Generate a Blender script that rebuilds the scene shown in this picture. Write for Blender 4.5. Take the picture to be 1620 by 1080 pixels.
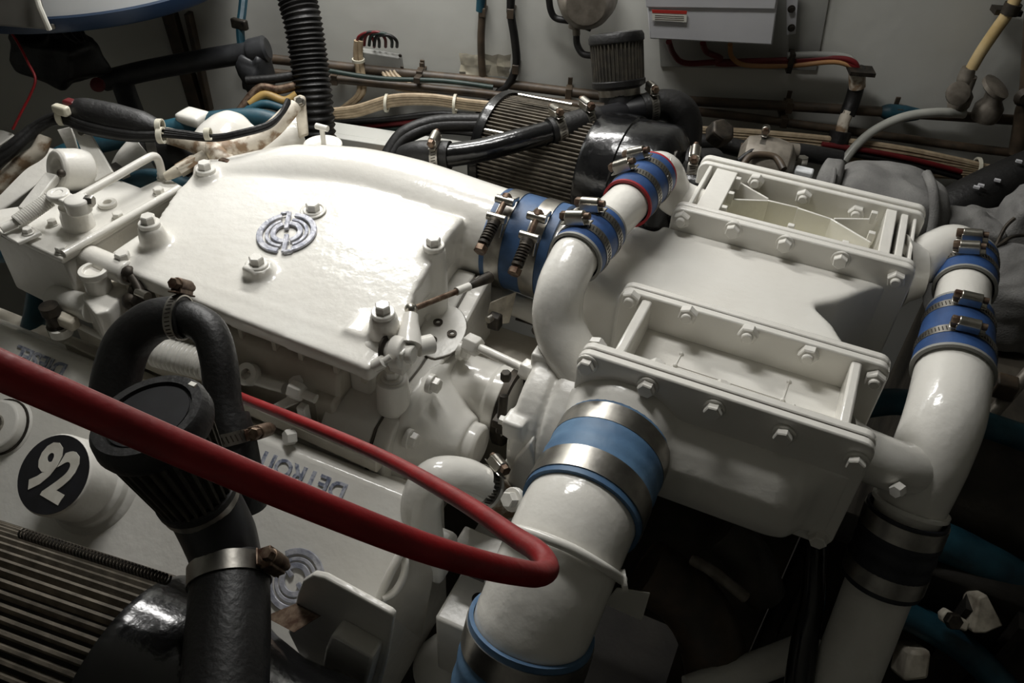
import bpy, bmesh, math, random
import numpy as np
from mathutils import Vector, Matrix
random.seed(7)
scene = bpy.context.scene
for o in list(bpy.data.objects): bpy.data.objects.remove(o, do_unlink=True)
COL = scene.collection
# ------------------------------------------------------------------ camera
FPX, CX, CY = 1300.0, 810.0, 540.0
CAM = Vector((0, 0, 0.6))
_dn = Vector((-70, 1500, 1300)).normalized()
_x = Vector((4025, 1314, -1300)); _x = (_x - _dn * _x.dot(_dn)).normalized()
_z = -_dn; _y = _z.cross(_x)
R_ = Vector((_x[0], _y[0], _z[0])); D_ = Vector((_x[1], _y[1], _z[1])); F_ = Vector((_x[2], _y[2], _z[2]))
cam = bpy.data.objects.new('camera', bpy.data.cameras.new('camera')); COL.objects.link(cam)
cm = Matrix.Identity(4)
for i in range(3):
    cm[i][0] = R_[i]; cm[i][1] = -D_[i]; cm[i][2] = -F_[i]; cm[i][3] = CAM[i]
cam.matrix_world = cm
cam.data.sensor_width = 36; cam.data.lens = FPX / 1620 * 36; cam.data.clip_start = 0.02
scene.camera = cam
# ------------------------------------------------------------------ world and lamps
w = bpy.data.worlds.new('world'); scene.world = w; w.use_nodes = True
w.node_tree.nodes['Background'].inputs[0].default_value = (0.9, 0.95, 1.0, 1)
w.node_tree.nodes['Background'].inputs[1].default_value = 0.06
def area(name, loc, target, sx, sy, power, colr):
    l = bpy.data.lights.new(name, 'AREA'); l.shape = 'RECTANGLE'; l.size = sx; l.size_y = sy; l.energy = power; l.color = colr
    o = bpy.data.objects.new(name, l); COL.objects.link(o)
    z = (Vector(loc) - Vector(target)).normalized(); x = Vector((1, 0, 0)); x = (x - z * x.dot(z)).normalized(); y = z.cross(x)
    m = Matrix.Identity(4)
    for i in range(3): m[i][0] = x[i]; m[i][1] = y[i]; m[i][2] = z[i]; m[i][3] = loc[i]
    o.matrix_world = m
    return o
LAMP = (-0.90, 1.42, 0.85)
area('tube_lamp', LAMP, (-0.75, 1.15, -0.1), 0.62, 0.10, 10.5, (1.0, 0.985, 0.96))
LAMP2 = (-0.58, 1.02, 1.12)
area('ceiling_panel', LAMP2, (-0.42, 0.9, 0), 0.6, 0.14, 8.5, (1.0, 0.985, 0.96))
vs = scene.view_settings
vs.view_transform = 'Standard'; vs.look = 'None'; vs.exposure = 0.22; vs.gamma = 1; vs.use_curve_mapping = False
# ------------------------------------------------------------------ point helpers
def ray(px, py): return R_ * ((px - CX) / FPX) + D_ * ((py - CY) / FPX) + F_
def PZ(px, py, z): r = ray(px, py); return CAM + r * ((z - CAM.z) / r.z)
def PY(px, py, y): r = ray(px, py); return CAM + r * (y / r.y)
def PX(px, py, x): r = ray(px, py); return CAM + r * (x / r.x)
def PD(px, py, d): return CAM + ray(px, py) * d
def PP(px, py, o, n): r = ray(px, py); return CAM + r * ((Vector(o) - CAM).dot(n) / r.dot(n))
WA = math.radians(17.4)
WU = Vector((math.cos(WA), math.sin(WA), 0)); WN = Vector((WU.y, -WU.x, 0)); W0 = Vector((-.3, 1.75, 0))
def PW(px, py, off=0.0): return PP(px, py, W0 + WN * off, WN)
V = Vector
UP = V((0, 0, 1)); EX = V((1, 0, 0)); EY = V((0, 1, 0))
def basis(a):
    a = a.normalized(); h = UP if abs(a.z) < 0.9 else EX
    e1 = h.cross(a).normalized(); return e1, a.cross(e1), a
def crom(pts, n=8):
    pts = [V(p) for p in pts]
    if len(pts) < 3: return pts
    out = []
    for i in range(len(pts) - 1):
        p0 = pts[max(i - 1, 0)]; p1 = pts[i]; p2 = pts[i + 1]; p3 = pts[min(i + 2, len(pts) - 1)]
        for k in range(n):
            t = k / n
            out.append(0.5 * ((2 * p1) + (p2 - p0) * t + (2 * p0 - 5 * p1 + 4 * p2 - p3) * t * t + (3 * p1 - p0 - 3 * p2 + p3) * t ** 3))
    return out + [pts[-1]]
def lerpl(vals, m):
    out = []
    for i in range(m):
        f = i / (m - 1) * (len(vals) - 1); k = min(int(f), len(vals) - 2); out.append(vals[k] + (vals[k + 1] - vals[k]) * (f - k))
    return out
class B:
    def __init__(s): s.v = []; s.f = []
    def add(s, vs, fs):
        o = len(s.v); s.v += [tuple(v) for v in vs]; s.f += [tuple(i + o for i in f) for f in fs]; return s
    def box(s, c, size, ax=None):
        c = V(c); a = ax or (EX, EY, UP); h = [x / 2 for x in size]
        vs = [c + a[0] * (h[0] * i) + a[1] * (h[1] * j) + a[2] * (h[2] * k) for i in (-1, 1) for j in (-1, 1) for k in (-1, 1)]
        return s.add(vs, [(0, 1, 3, 2), (4, 6, 7, 5), (0, 4, 5, 1), (2, 3, 7, 6), (0, 2, 6, 4), (1, 5, 7, 3)])
    def span(s, lo, hi): return s.box([(lo[i] + hi[i]) / 2 for i in range(3)], [hi[i] - lo[i] for i in range(3)])
    def beam(s, p, q, wd, ht, up=None):
        p = V(p); q = V(q); a = (q - p).normalized(); u = V(up) if up else (UP if abs(a.z) < .9 else EX)
        b = u.cross(a).normalized(); c = a.cross(b)
        return s.box((p + q) / 2, ((q - p).length, wd, ht), (a, b, c))
    def prism(s, poly, vec):
        n = len(poly); vec = V(vec); p = [V(a) for a in poly]
        return s.add(p + [a + vec for a in p], [tuple(reversed(range(n))), tuple(range(n, 2 * n))] + [(i, (i + 1) % n, n + (i + 1) % n, n + i) for i in range(n)])
    def loft(s, secs, cap=True):
        n = len(secs[0]); vs = [p for q in secs for p in q]; fs = []
        for k in range(len(secs) - 1):
            for i in range(n):
                j = (i + 1) % n; fs.append((k * n + i, k * n + j, (k + 1) * n + j, (k + 1) * n + i))
        if cap: fs += [tuple(reversed(range(n))), tuple(range((len(secs) - 1) * n, len(secs) * n))]
        return s.add(vs, fs)
    def tube(s, pts, r, seg=14, n=8, cap=True):
        P = crom(pts, n) if n > 1 else [V(p) for p in pts]; m = len(P)
        rr = lerpl(list(r), m) if hasattr(r, '__len__') else [r] * m
        secs = []; e1 = None
        for i in range(m):
            t = (P[min(i + 1, m - 1)] - P[max(i - 1, 0)]).normalized()
            if e1 is None: e1 = basis(t)[0]
            e1 = (e1 - t * e1.dot(t)).normalized(); e2 = t.cross(e1)
            secs.append([P[i] + e1 * (rr[i] * math.cos(a)) + e2 * (rr[i] * math.sin(a)) for a in [2 * math.pi * k / seg for k in range(seg)]])
        return s.loft(secs, cap)
    def lathe(s, o, ax, prof, seg=32, closed=False):
        e1, e2, a = basis(V(ax)); o = V(o)
        secs = [[o + a * h + e1 * (r * math.cos(t)) + e2 * (r * math.sin(t)) for t in [2 * math.pi * k / seg for k in range(seg)]] for r, h in prof]
        if closed: secs.append(secs[0])
        return s.loft(secs, not closed)
    def ring(s, o, ax, ri, ro, wd, seg=40):
        return s.lathe(o, ax, [(ri, -wd / 2), (ro, -wd / 2), (ro, wd / 2), (ri, wd / 2)], seg, True)
    def ball(s, c, r, seg=12):
        k = 8; return s.lathe(c, UP, [(max(r * math.sin(math.pi * i / k), 1e-5), -r * math.cos(math.pi * i / k)) for i in range(k + 1)], seg)
    def coil(s, p, q, r, wire, turns, seg=5, per=10):
        p = V(p); q = V(q); e1, e2, a = basis(q - p); L = (q - p).length; n = int(turns * per)
        pts = [p + a * (L * i / n) + e1 * (r * math.cos(2 * math.pi * i / per)) + e2 * (r * math.sin(2 * math.pi * i / per)) for i in range(n + 1)]
        return s.tube(pts, wire, seg, 1)
    def hexa(s, o, ax, r, h, spin=0.0, r2=None):
        e1, e2, a = basis(V(ax)); o = V(o); r2 = r2 or r
        g = lambda rr, hh: [o + a * hh + e1 * (rr * math.cos(t + spin)) + e2 * (rr * math.sin(t + spin)) for t in [math.pi * k / 3 for k in range(6)]]
        return s.loft([g(r, 0), g(r, h * .85), g(r2 * .86, h)])
def mesh_of(name, b, angle=38):
    me = bpy.data.meshes.new(name); me.from_pydata([tuple(v) for v in b.v], [], b.f)
    bm = bmesh.new(); bm.from_mesh(me); bmesh.ops.recalc_face_normals(bm, faces=bm.faces); bm.to_mesh(me); bm.free()
    for p in me.polygons: p.use_smooth = True
    me.set_sharp_from_angle(angle=math.radians(angle)); return me
def obj(name, b, mat, parent=None, bevel=0, seg=2, angle=38, remesh=0, smooth=8, bang=30):
    me = b if isinstance(b, bpy.types.Mesh) else mesh_of(name, b, angle)
    o = bpy.data.objects.new(name, me); COL.objects.link(o)
    if mat and not me.materials: me.materials.append(mat)
    if bevel:
        m = o.modifiers.new('bevel', 'BEVEL'); m.width = bevel; m.segments = seg; m.limit_method = 'ANGLE'; m.angle_limit = math.radians(bang)
    if remesh:
        m = o.modifiers.new('cast', 'REMESH'); m.mode = 'VOXEL'; m.voxel_size = remesh; m.use_smooth_shade = True
        m = o.modifiers.new('soft', 'SMOOTH'); m.factor = .5; m.iterations = smooth
    if parent is not None: join(o, parent)
    return o
def join(o, parent):
    o.parent = parent
    root = parent
    o.matrix_parent_inverse = world_of(parent).inverted()
def world_of(o):
    m = o.matrix_basis.copy()
    if o.parent: m = world_of(o.parent) @ o.matrix_parent_inverse @ m
    return m
def thing(name, label, cat, base=(0, 0, 0), group=None):
    o = bpy.data.objects.new(name, None); COL.objects.link(o); o.location = base; o.empty_display_size = .02
    return tag(o, label, cat, group)
def tag(o, label, cat, group=None, kind=None):
    o['label'] = label; o['category'] = cat
    if group: o['group'] = group
    if kind: o['kind'] = kind
    return o
def struct(o): o['kind'] = 'structure'; return o
# ------------------------------------------------------------------ materials
def lin(h):
    h = h.lstrip('#'); c = [int(h[i:i + 2], 16) / 255 for i in (0, 2, 4)]
    return tuple(x / 12.92 if x <= .04045 else ((x + .055) / 1.055) ** 2.4 for x in c) + (1,)
def mat(name, c1, c2=None, rough=.5, metal=0, scale=20, bump=0, bscale=60, coat=0, spec=.5, mixlo=.35, mixhi=.7, trans=0, detail=4, bdist=.004, alpha=1):
    m = bpy.data.materials.new(name); m.use_nodes = True; nt = m.node_tree; p = nt.nodes['Principled BSDF']
    p.inputs['Roughness'].default_value = rough; p.inputs['Metallic'].default_value = metal
    p.inputs['Coat Weight'].default_value = coat; p.inputs['Coat Roughness'].default_value = .12
    p.inputs['Specular IOR Level'].default_value = spec; p.inputs['Transmission Weight'].default_value = trans; p.inputs['Alpha'].default_value = alpha
    tc = nt.nodes.new('ShaderNodeTexCoord')
    nz = nt.nodes.new('ShaderNodeTexNoise'); nz.inputs['Scale'].default_value = scale; nz.inputs['Detail'].default_value = detail
    nt.links.new(tc.outputs['Object'], nz.inputs['Vector'])
    cr = nt.nodes.new('ShaderNodeValToRGB'); cr.color_ramp.elements[0].position = mixlo; cr.color_ramp.elements[1].position = mixhi
    cr.color_ramp.elements[0].color = lin(c1); cr.color_ramp.elements[1].color = lin(c2 or c1)
    nt.links.new(nz.outputs['Fac'], cr.inputs['Fac']); nt.links.new(cr.outputs['Color'], p.inputs['Base Color'])
    if bump:
        n2 = nt.nodes.new('ShaderNodeTexNoise'); n2.inputs['Scale'].default_value = bscale; n2.inputs['Detail'].default_value = 3
        nt.links.new(tc.outputs['Object'], n2.inputs['Vector'])
        bp = nt.nodes.new('ShaderNodeBump'); bp.inputs['Strength'].default_value = bump; bp.inputs['Distance'].default_value = bdist
        nt.links.new(n2.outputs['Fac'], bp.inputs['Height']); nt.links.new(bp.outputs['Normal'], p.inputs['Normal'])
    return m
WHITE = mat('white_engine_enamel', '#e0ddd5', '#e6e4dd', .17, bump=.30, bscale=55, scale=9, spec=.5, bdist=.003)
WHITE2 = mat('white_enamel_worn', '#d8d5cd', '#e3e1da', .32, bump=.3, bscale=70, scale=14, bdist=.003)
CREAM = mat('cream_primer', '#d3cfa8', '#e6e2cc', .5, scale=25)
DIRTY = mat('dirty_white_paint', '#8b8172', '#d2cab9', .5, bump=.3, scale=35, mixlo=.3, mixhi=.55)
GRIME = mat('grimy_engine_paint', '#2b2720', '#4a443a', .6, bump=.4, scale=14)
GREYW = mat('grey_white_block_paint', '#bdb6a8', '#d2ccbf', .45, bump=.2, scale=18)
WALLD = mat('dark_bulkhead_paint', '#8a8982', '#94938d', .6, scale=5)
WALL = mat('bulkhead_paint', '#c5c5be', '#cfcfc9', .55, bump=.15, bscale=25, scale=5)
BLACKP = mat('black_gloss_paint', '#0c0c0d', '#171718', .2, bump=.25, bscale=70, scale=30, coat=.3)
RUBBER = mat('black_rubber', '#0d0c0c', '#171615', .5, bump=.2, bscale=160, scale=40)
PLASTIC = mat('black_plastic', '#111113', '#1b1b1e', .42, scale=40)
BLUE = mat('blue_silicone', '#243f6b', '#34568a', .5, bump=.1, bscale=120, scale=25)
BLUED = mat('mid_blue_silicone', '#2b4566', '#456690', .5, bump=.1, bscale=120, scale=25)
BLUE2 = mat('dusty_blue_silicone', '#3f5f80', '#5d7f9e', .55, bump=.15, bscale=90, scale=18)
NAVY = mat('dark_navy_silicone', '#15171f', '#23262f', .5, bump=.1, bscale=90)
TEAL = mat('teal_hose', '#0f323f', '#20505f', .5, bump=.15, bscale=90, scale=20)
STEEL = mat('stainless_steel', '#a8a49c', '#c4c0b6', .28, metal=1, scale=60, bump=.05)
STEELB = mat('brushed_band_steel', '#8f8c86', '#b5b1a9', .34, metal=1, scale=40, bump=.08)
RUST = mat('rusty_screw_steel', '#4a3529', '#81705f', .5, metal=.7, scale=120)
DARKP = mat('dark_grey_pipe_paint', '#262729', '#38393b', .5, scale=30, bump=.2)
SEAM = mat('grey_gasket', '#4d483f', '#6a645a', .6)
IRON = mat('dark_iron', '#2a2723', '#4d463d', .55, metal=.6, scale=60)
SILVER = mat('silver_emblem_paint', '#8d909e', '#cfcfd4', .4, metal=.15, scale=90, bump=.3, bscale=160)
RED = mat('red_rubber', '#831418', '#98191e', .40, bump=.08, bscale=200, scale=40)
REDL = mat('red_silicone_liner', '#a51c25', '#8f1a20', .5)
TAN = mat('tan_cable_jacket', '#9c8a70', '#bba88c', .55, scale=60)
ORANGE = mat('orange_wire', '#a8784a', '#b58a60', .5)
DRED = mat('dark_red_wire', '#551014', '#6b171b', .45)
BROWN = mat('brown_pipe_paint', '#3b332a', '#57493a', .5, scale=30, bump=.2)
BRONZE = mat('grey_bronze_valve', '#6d665c', '#8d867b', .5, metal=.3, scale=50, bump=.2)
GREENP = mat('dark_green_conduit', '#1c2b27', '#2d3f39', .5, scale=30)
FABRIC = mat('grey_lagging_cloth', '#6b6a68', '#7d7c79', .9, bump=.5, bscale=350, scale=30, bdist=.002)
PLEAT = mat('oiled_filter_mesh', '#4a443a', '#6f675a', .75, bump=.4, bscale=500, scale=60, bdist=.001)
PLEATM = mat('breather_filter_mesh', '#2c2923', '#474237', .75, bump=.4, bscale=500, scale=60, bdist=.001)
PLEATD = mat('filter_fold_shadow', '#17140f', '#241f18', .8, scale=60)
GREYB = mat('grey_box_paint', '#c4c4c7', '#cdcdd0', .45, scale=8)
SHEET = mat('dull_sheet_metal', '#5f5d58', '#716f69', .5, scale=10)
PGREY = mat('grey_plastic_plate', '#8a8a86', '#979791', .5, scale=12)
CLEAR = mat('milky_clear_tube', '#a9a9a1', '#bdbdb5', .3, scale=20, alpha=.85)
AMBER = mat('amber_clear_tube', '#b39a68', '#c9b489', .3, scale=20)
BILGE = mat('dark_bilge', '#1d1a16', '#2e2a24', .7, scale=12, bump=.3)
DRUMB = mat('dark_blue_rim_paint', '#17283f', '#1c3048', .4, scale=12)
DRUMW = mat('drum_white_paint', '#dde0e2', '#e6e8e8', .4, scale=6)
BLACKPRINT = mat('black_decal', '#121214', '#1b1b20', .5, scale=60)
DIGIT = mat('worn_white_decal', '#b9b5aa', '#cbc8be', .5, scale=60)
REDPRINT = mat('red_label_print', '#b5332b', '#bd3c33', .5)
LABELW = mat('label_white', '#dedcd2', '#e4e2d8', .5)
LETTER = mat('blue_grey_letter_paint', '#6d7488', '#b9bcc6', .4, scale=160, mixlo=.4, mixhi=.6)
TIE = mat('white_cable_tie', '#c9c4b0', '#d8d4c4', .45)
TAPE = mat('dirty_tape_wrap', '#8a7258', '#d5ccbc', .55, scale=45, bump=.4, mixlo=.42, mixhi=.55)
BAGP = mat('clear_plastic_bag', '#b0a892', '#c6bfab', .25, scale=30, bump=.6, bscale=40, alpha=.55)
YELLOW = mat('yellow_wire', '#8f7440', '#a3864c', .5)
# ------------------------------------------------------------------ shared fasteners
def _bolt(r, h, wr, wh):
    b = B(); b.lathe((0, 0, -.004), UP, [(wr, 0), (wr, .004 + wh * .7), (wr * .93, .004 + wh)], 18); b.hexa((0, 0, wh), UP, r, h, .2); return mesh_of('bolt', b, 30)
def _nut(r, h, sr, sh):
    b = B(); b.hexa((0, 0, 0), UP, r, h, .2); b.lathe((0, 0, h * .9), UP, [(sr * 1.02, 0), (sr, sh * .8), (sr * .8, sh)], 14); return mesh_of('nut', b, 30)
MB = {}
def fast(kind, loc, axis, parent, m=None, s=1.0, spin=None, name=None):
    key = (kind, m or WHITE2)
    if key not in MB:
        me = {'bolt': lambda: _bolt(.0098, .0085, .0125, .0025), 'cap': lambda: _bolt(.0095, .010, .014, .003), 'nut': lambda: _nut(.0118, .010, .0065, .006), 'small': lambda: _bolt(.0062, .006, .0075, .0015)}[kind]()
        me.materials.append(m or WHITE2); MB[key] = me
    o = bpy.data.objects.new(name or ('nut' if kind == 'nut' else 'bolt'), MB[key]); COL.objects.link(o)
    e1, e2, a = basis(V(axis)); sp = random.uniform(0, 6.28) if spin is None else spin
    x = e1 * math.cos(sp) + e2 * math.sin(sp); y = a.cross(x); M4 = Matrix.Identity(4)
    for i in range(3): M4[i][0] = x[i] * s; M4[i][1] = y[i] * s; M4[i][2] = a[i] * s; M4[i][3] = V(loc)[i]
    o.matrix_basis = M4
    join(o, parent); return o
# ------------------------------------------------------------------ clamps and couplings
def worm(parent, c, ax, r, top, wd=.013, slots=True, hm=None, sm=None):
    c = V(c); ax = V(ax).normalized(); top = V(top); top = (top - ax * top.dot(ax)).normalized(); tan = ax.cross(top)
    band = obj('hose_clamp', B().ring(c, ax, r - .0005, r + .0011, wd, 44), STEELB, parent)
    if slots:
        b = B()
        n = int(2 * math.pi * r / .0042)
        for k in range(n):
            a = 2 * math.pi * k / n
            if abs(((a + math.pi) % (2 * math.pi)) - math.pi) < .35: continue
            d = top * math.cos(a) + tan * math.sin(a); t = ax.cross(d)
            t2 = (t + ax * .25).normalized()
            b.box(c + d * (r + .0011), (.0013, wd * .55, .0006), (t2, d.cross(t2), d))
        obj('band_slots', b, IRON, band)
    b = B(); h = c + top * (r + .0065)
    b.box(h, (.026, wd * 1.1, .011), (tan, ax, top)); b.lathe(h + top * .004 - tan * .012, tan, [(.0072, 0), (.0072, .024)], 16)
    b.box(c + top * (r + .0018) , (.04, wd * .9, .002), (tan, ax, top))
    obj('screw_housing', b, hm or STEEL, band, bevel=.0012)
    b = B(); b.hexa(h + top * .004 + tan * .012, tan, .0062, .008); b.lathe(h + top * .004 - tan * .019, tan, [(.0042, 0), (.0042, .034)], 12)
    obj('clamp_screw', b, sm or RUST, band)
    return band
def tbolt(parent, c, ax, r, top, wd=.022, sgn=1):
    c = V(c); ax = V(ax).normalized(); top = V(top); top = (top - ax * top.dot(ax)).normalized(); tan = ax.cross(top) * sgn
    band = obj('band_clamp', B().ring(c, ax, r - .0005, r + .0014, wd, 56), STEELB, parent)
    b = B(); h = c + top * (r + 0.01452)
    for q in (-0.00792, 0.02112):
        b.lathe(h + tan * q - ax * (wd * .62), ax, [(0.00594, 0), (0.00594, wd * 1.24)], 14)
    for q in (-0.00792, 0.02112):
        for sx in (-1, 1): b.beam(h + tan * q + ax * (sx * wd * .45), c + tan * (q - 0.01848 if q < 0 else q + 0.01848) + top * (r - 0.00132) + ax * (sx * wd * .45), 0.00528, 0.00264, ax)
    obj('trunnion', b, STEEL, band, bevel=0.00079)
    b = B(); b.lathe(h - tan * 0.01848, tan, [(0.00422, 0), (0.00422, 0.08712)], 12); b.lathe(h - tan * 0.01584, tan, [(0.00726, 0), (0.00726, 0.00660)], 10)
    obj('clamp_bolt', b, RUST, band)
    b = B(); b.lathe(h + tan * 0.02508, tan, [(0.00818, 0), (0.00818, 0.00792), (0.00660, 0.00792), (0.00660, 0.00924)], 14)
    b.coil(h + tan * 0.02904, h + tan * 0.05940, 0.00686, 0.00185, 7); b.lathe(h + tan * 0.06072, tan, [(0.00818, 0), (0.00818, 0.00396)], 14)
    obj('clamp_spring', b, IRON, band)
    b = B(); b.hexa(h + tan * 0.06864, tan, 0.00898, 0.00924); obj('clamp_nut', b, RUST if sgn > 0 else IRON, band)
    return band
def coupling(name, label, p0, p1, r, m, clamps, liner=None, cat='hose', r1=None, rib=0, group=None):
    p0 = V(p0); p1 = V(p1); ax = (p1 - p0); L = ax.length; ax.normalize(); r1 = r1 or r
    t = thing(name, label, cat, (p0 + p1) / 2, group)
    prof = [(r * .93, 0), (r, 0)]; n = 24
    for i in range(n + 1):
        f = i / n; rr = r + (r1 - r) * f
        if rib: rr += rib * (0.5 - 0.5 * math.cos(2 * math.pi * f * 5)) * (1 if .25 < f < .75 else 0)
        prof.append((rr, L * f))
    prof += [(r1 * .93, L)]
    obj('sleeve', B().lathe(p0, ax, prof, 44, True), m, t, angle=50)
    for cl in clamps:
        f, kind, top = cl[:3]; c = p0 + ax * (L * f); rr = r + (r1 - r) * f
        if kind == 'worm': worm(t, c, ax, rr, top, **(cl[3] if len(cl) > 3 else {}))
        elif kind == 'tbolt': tbolt(t, c, ax, rr, top, **(cl[3] if len(cl) > 3 else {}))
        else: obj('band', B().ring(c, ax, rr - .0005, rr + .0013, kind, 52), STEELB, t)
    if liner:
        for q, rr in ((p0, r), (p1, r1)): obj('liner', B().ring(q, ax, rr * .9, rr * 1.005, .004, 40), liner, t)
    return t
# ------------------------------------------------------------------ text and emblems
def text(name, body, size, M4, m, parent, ext=.001, off=0.0, shear=0.0):
    cu = bpy.data.curves.new(name, 'FONT'); cu.body = body; cu.size = size; cu.extrude = ext; cu.offset = off; cu.align_x = 'CENTER'; cu.align_y = 'CENTER'; cu.shear = shear
    cu.resolution_u = 3
    tmp = bpy.data.objects.new(name, cu); COL.objects.link(tmp)
    dg = bpy.context.evaluated_depsgraph_get(); me = bpy.data.meshes.new_from_object(tmp.evaluated_get(dg))
    bpy.data.objects.remove(tmp, do_unlink=True)
    me.transform(M4); me.materials.clear(); me.materials.append(m)
    o = bpy.data.objects.new(name, me); COL.objects.link(o)
    if parent is not None: join(o, parent)
    return o
def frame4(o, x, y, z):
    m = Matrix.Identity(4)
    for i in range(3): m[i][0] = x[i]; m[i][1] = y[i]; m[i][2] = z[i]; m[i][3] = o[i]
    return m
def emblem(parent, o, x, y, n, r, h=.003):
    o = V(o); b = B()
    def P(rr, a, q=0.0): return o + x * (rr * r * math.cos(a)) + y * (rr * r * math.sin(a)) + n * q
    def arc(r0, r1, a0, a1, hh):
        k = max(int((a1 - a0) / .17), 2); A = [math.radians(0) + a0 + (a1 - a0) * i / k for i in range(k + 1)]
        b.prism([P(r0, a) for a in A] + [P(r1, a) for a in reversed(A)], n * hh)
    g = math.radians
    arc(.80, 1.0, g(146), g(298), h); arc(.80, 1.0, g(-34), g(118), h)
    arc(.36, .54, g(150), g(325), h); arc(.36, .54, g(-30), g(145), h)
    arc(.60, .72, g(152), g(300), h * .7); arc(.60, .72, g(-28), g(120), h * .7)
    def bar(x0, y0, x1, y1, wd):
        p = o + x * (x0 * r) + y * (y0 * r); q = o + x * (x1 * r) + y * (y1 * r); d = (q - p).normalized(); s = n.cross(d) * (wd * r / 2)
        b.prism([p - s, q - s, q + s, p + s], n * (h * 1.3))
    bar(-.66, .76, -.12, .10, .15); bar(.66, -.76, .12, -.10, .15); bar(-.66, .76, -.84, .54, .10); bar(.66, -.76, .84, -.54, .10)
    e = obj('emblem', b, SILVER, parent, bevel=.0006, seg=1); e['label'] = 'round silver maker emblem'
    return e
def pleated(o, ax, r0, r1, L, n, depth, seg_off=0):
    b = B(); e1, e2, a = basis(V(ax)); o = V(o); secs = []
    for h, rr in ((0, r0), (L * .5, (r0 + r1) / 2), (L, r1)):
        s = []
        for k in range(n):
            t = 2 * math.pi * k / n
            for q, dd in ((0, 0), (.28, 0), (.5, depth), (.78, depth)):
                tt = t + 2 * math.pi / n * q; s.append(o + a * h + e1 * ((rr - dd) * math.cos(tt)) + e2 * ((rr - dd) * math.sin(tt)))
        secs.append(s)
    return b.loft(secs)
# ================================================================== the room
wl = W0 - WU * 1.9; wr = W0 + WU * 2.3
struct(obj('floor', B().span((-2.6, -1.2, -1.24), (2.4, 2.7, -1.2)), BILGE))
b = B(); b.prism([wl, wr, wr - WN * .05, wl - WN * .05], (0, 0, 2.4))
for i in range(len(b.v)): b.v[i] = (b.v[i][0], b.v[i][1], b.v[i][2] - 1.2)
struct(obj('wall_back', b, WALL))
struct(obj('wall_left', B().span((-2.15, -1.2, -1.2), (-2.1, 1.25, 1.2)), WALL))
struct(obj('wall_right', B().span((1.9, -1.2, -1.2), (1.95, 2.6, 1.2)), WALLD))
struct(obj('wall_front', B().span((-2.3, -1.2, -1.2), (2.0, -1.15, 1.2)), WALLD))
struct(obj('ceiling', B().span((-2.6, -1.2, 1.2), (2.4, 2.7, 1.24)), WALL))
# hull frames standing against the bulkhead at the left
for i, (px0, py0, px1, py1, wd) in enumerate([(268, 20, 318, 190, .03), (298, 20, 332, 175, .012)]):
    p = PW(px0, py0, .012); q = PW(px1, py1, .012)
    struct(obj('trim_%d' % (i + 1), B().beam(p, q, wd, .024, WN), BROWN, bevel=.002))
# lamp fixtures out of the frame that give the light
for nm, L, sx, sy, lab in (('tube_light', LAMP, .66, .14, 'long fluorescent lamp in a reflector high by the bulkhead'), ('ceiling_light', LAMP2, .64, .18, 'long ceiling lamp over the middle of the engine')):
    t = thing(nm, lab, 'lamp', L)
    obj('reflector', B().span((L[0] - sx / 2, L[1] - sy / 2, L[2] + .03), (L[0] + sx / 2, L[1] + sy / 2, L[2] + .06)), DRUMW, t, bevel=.005)
    obj('hanger', B().span((L[0] - .01, L[1] - .01, L[2] + .06), (L[0] + .01, L[1] + .01, 1.2)), STEEL, t)

# ================================================================== engine block under everything
t = thing('engine_block', 'grey-white main engine block under the large white air cover', 'engine', (-.65, .75, -1.2))
b = B(); b.prism([V((-.87, y, z)) for y, z in ((.66, -.086), (.588, -.086), (.580, -.094), (.556, -.20), (.562, -.42), (1.0, -.42), (1.0, -.135), (.66, -.135))], (.40, 0, 0)); b.span((-.84, .612, -.10), (-.48, .66, -.063));
obj('crankcase', b, GREYW, t, bevel=.006)
b = B(); b.span((-1.1, .62, -.8), (-.22, 1.0, -.42)); b.span((-.22, .88, -.8), (.12, 1.0, -.24)); obj('lower_block', b, GRIME, t, bevel=.01)
for k in range(9):
    x = -.80 + k * .045 + (k % 2) * .006
    obj('rib', B().span((x, .584, -.090), (x + .006, .614, -.056)), GREYW, t)
for (x, y) in ((-1.0, .66), (-1.0, .96), (.05, .66), (.05, .96)):
    obj('foot', B().span((x - .05, y - .04, -1.2), (x + .05, y + .04, -.78)), GRIME, t, bevel=.005)
# lower panel edges on the visible block side
b = B(); b.beam((-.86, .556, -.235), (-.49, .556, -.235), .02, .02); b.span((-.50, .562, -.30), (-.47, .60, -.12))
obj('side_rail', b, GREYW, t, bevel=.004)
# ================================================================== big air cover with the emblem
TILT = math.tan(math.radians(8))
def ztop(y): return -.022 + (y - .70) * TILT
t = thing('air_cover', 'large cream-white cast air cover with a round silver emblem and a duct on its back', 'engine cover', (-.62, .75, -.05))
FOOT = [(-.792, .583), (-.600, .570), (-.412, .564), (-.404, .62), (-.428, .70), (-.436, .80), (-.436, .85), (-.70, .85), (-.80, .83), (-.842, .80), (-.838, .74)]
b = B(); n = len(FOOT)
b.add([V((x, y, -.062)) for x, y in FOOT] + [V((x, y, ztop(min(y, .83)))) for x, y in FOOT], [tuple(reversed(range(n))), tuple(range(n, 2 * n))] + [(i, (i + 1) % n, n + (i + 1) % n, n + i) for i in range(n)])
b.tube([(-.85, .79, -.047), (-.80, .825, -.047), (-.73, .868, -.046), (-.64, .897, -.048), (-.55, .905, -.051), (-.46, .905, -.056), (-.375, .905, -.06)], [.040, .048, .060, .066, .068, .067, .066], 40, 6)
b.span((-.83, .60, -.06), (-.44, .93, -.035)); b.span((-.47, .60, -.13), (-.440, .93, -.03))
BP = [(325, 268), (236, 353), (606, 494), (686, 388), (494, 322), (407, 418)]
CBZ = [0, 0, 0, 0, 0, -.017]
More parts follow.
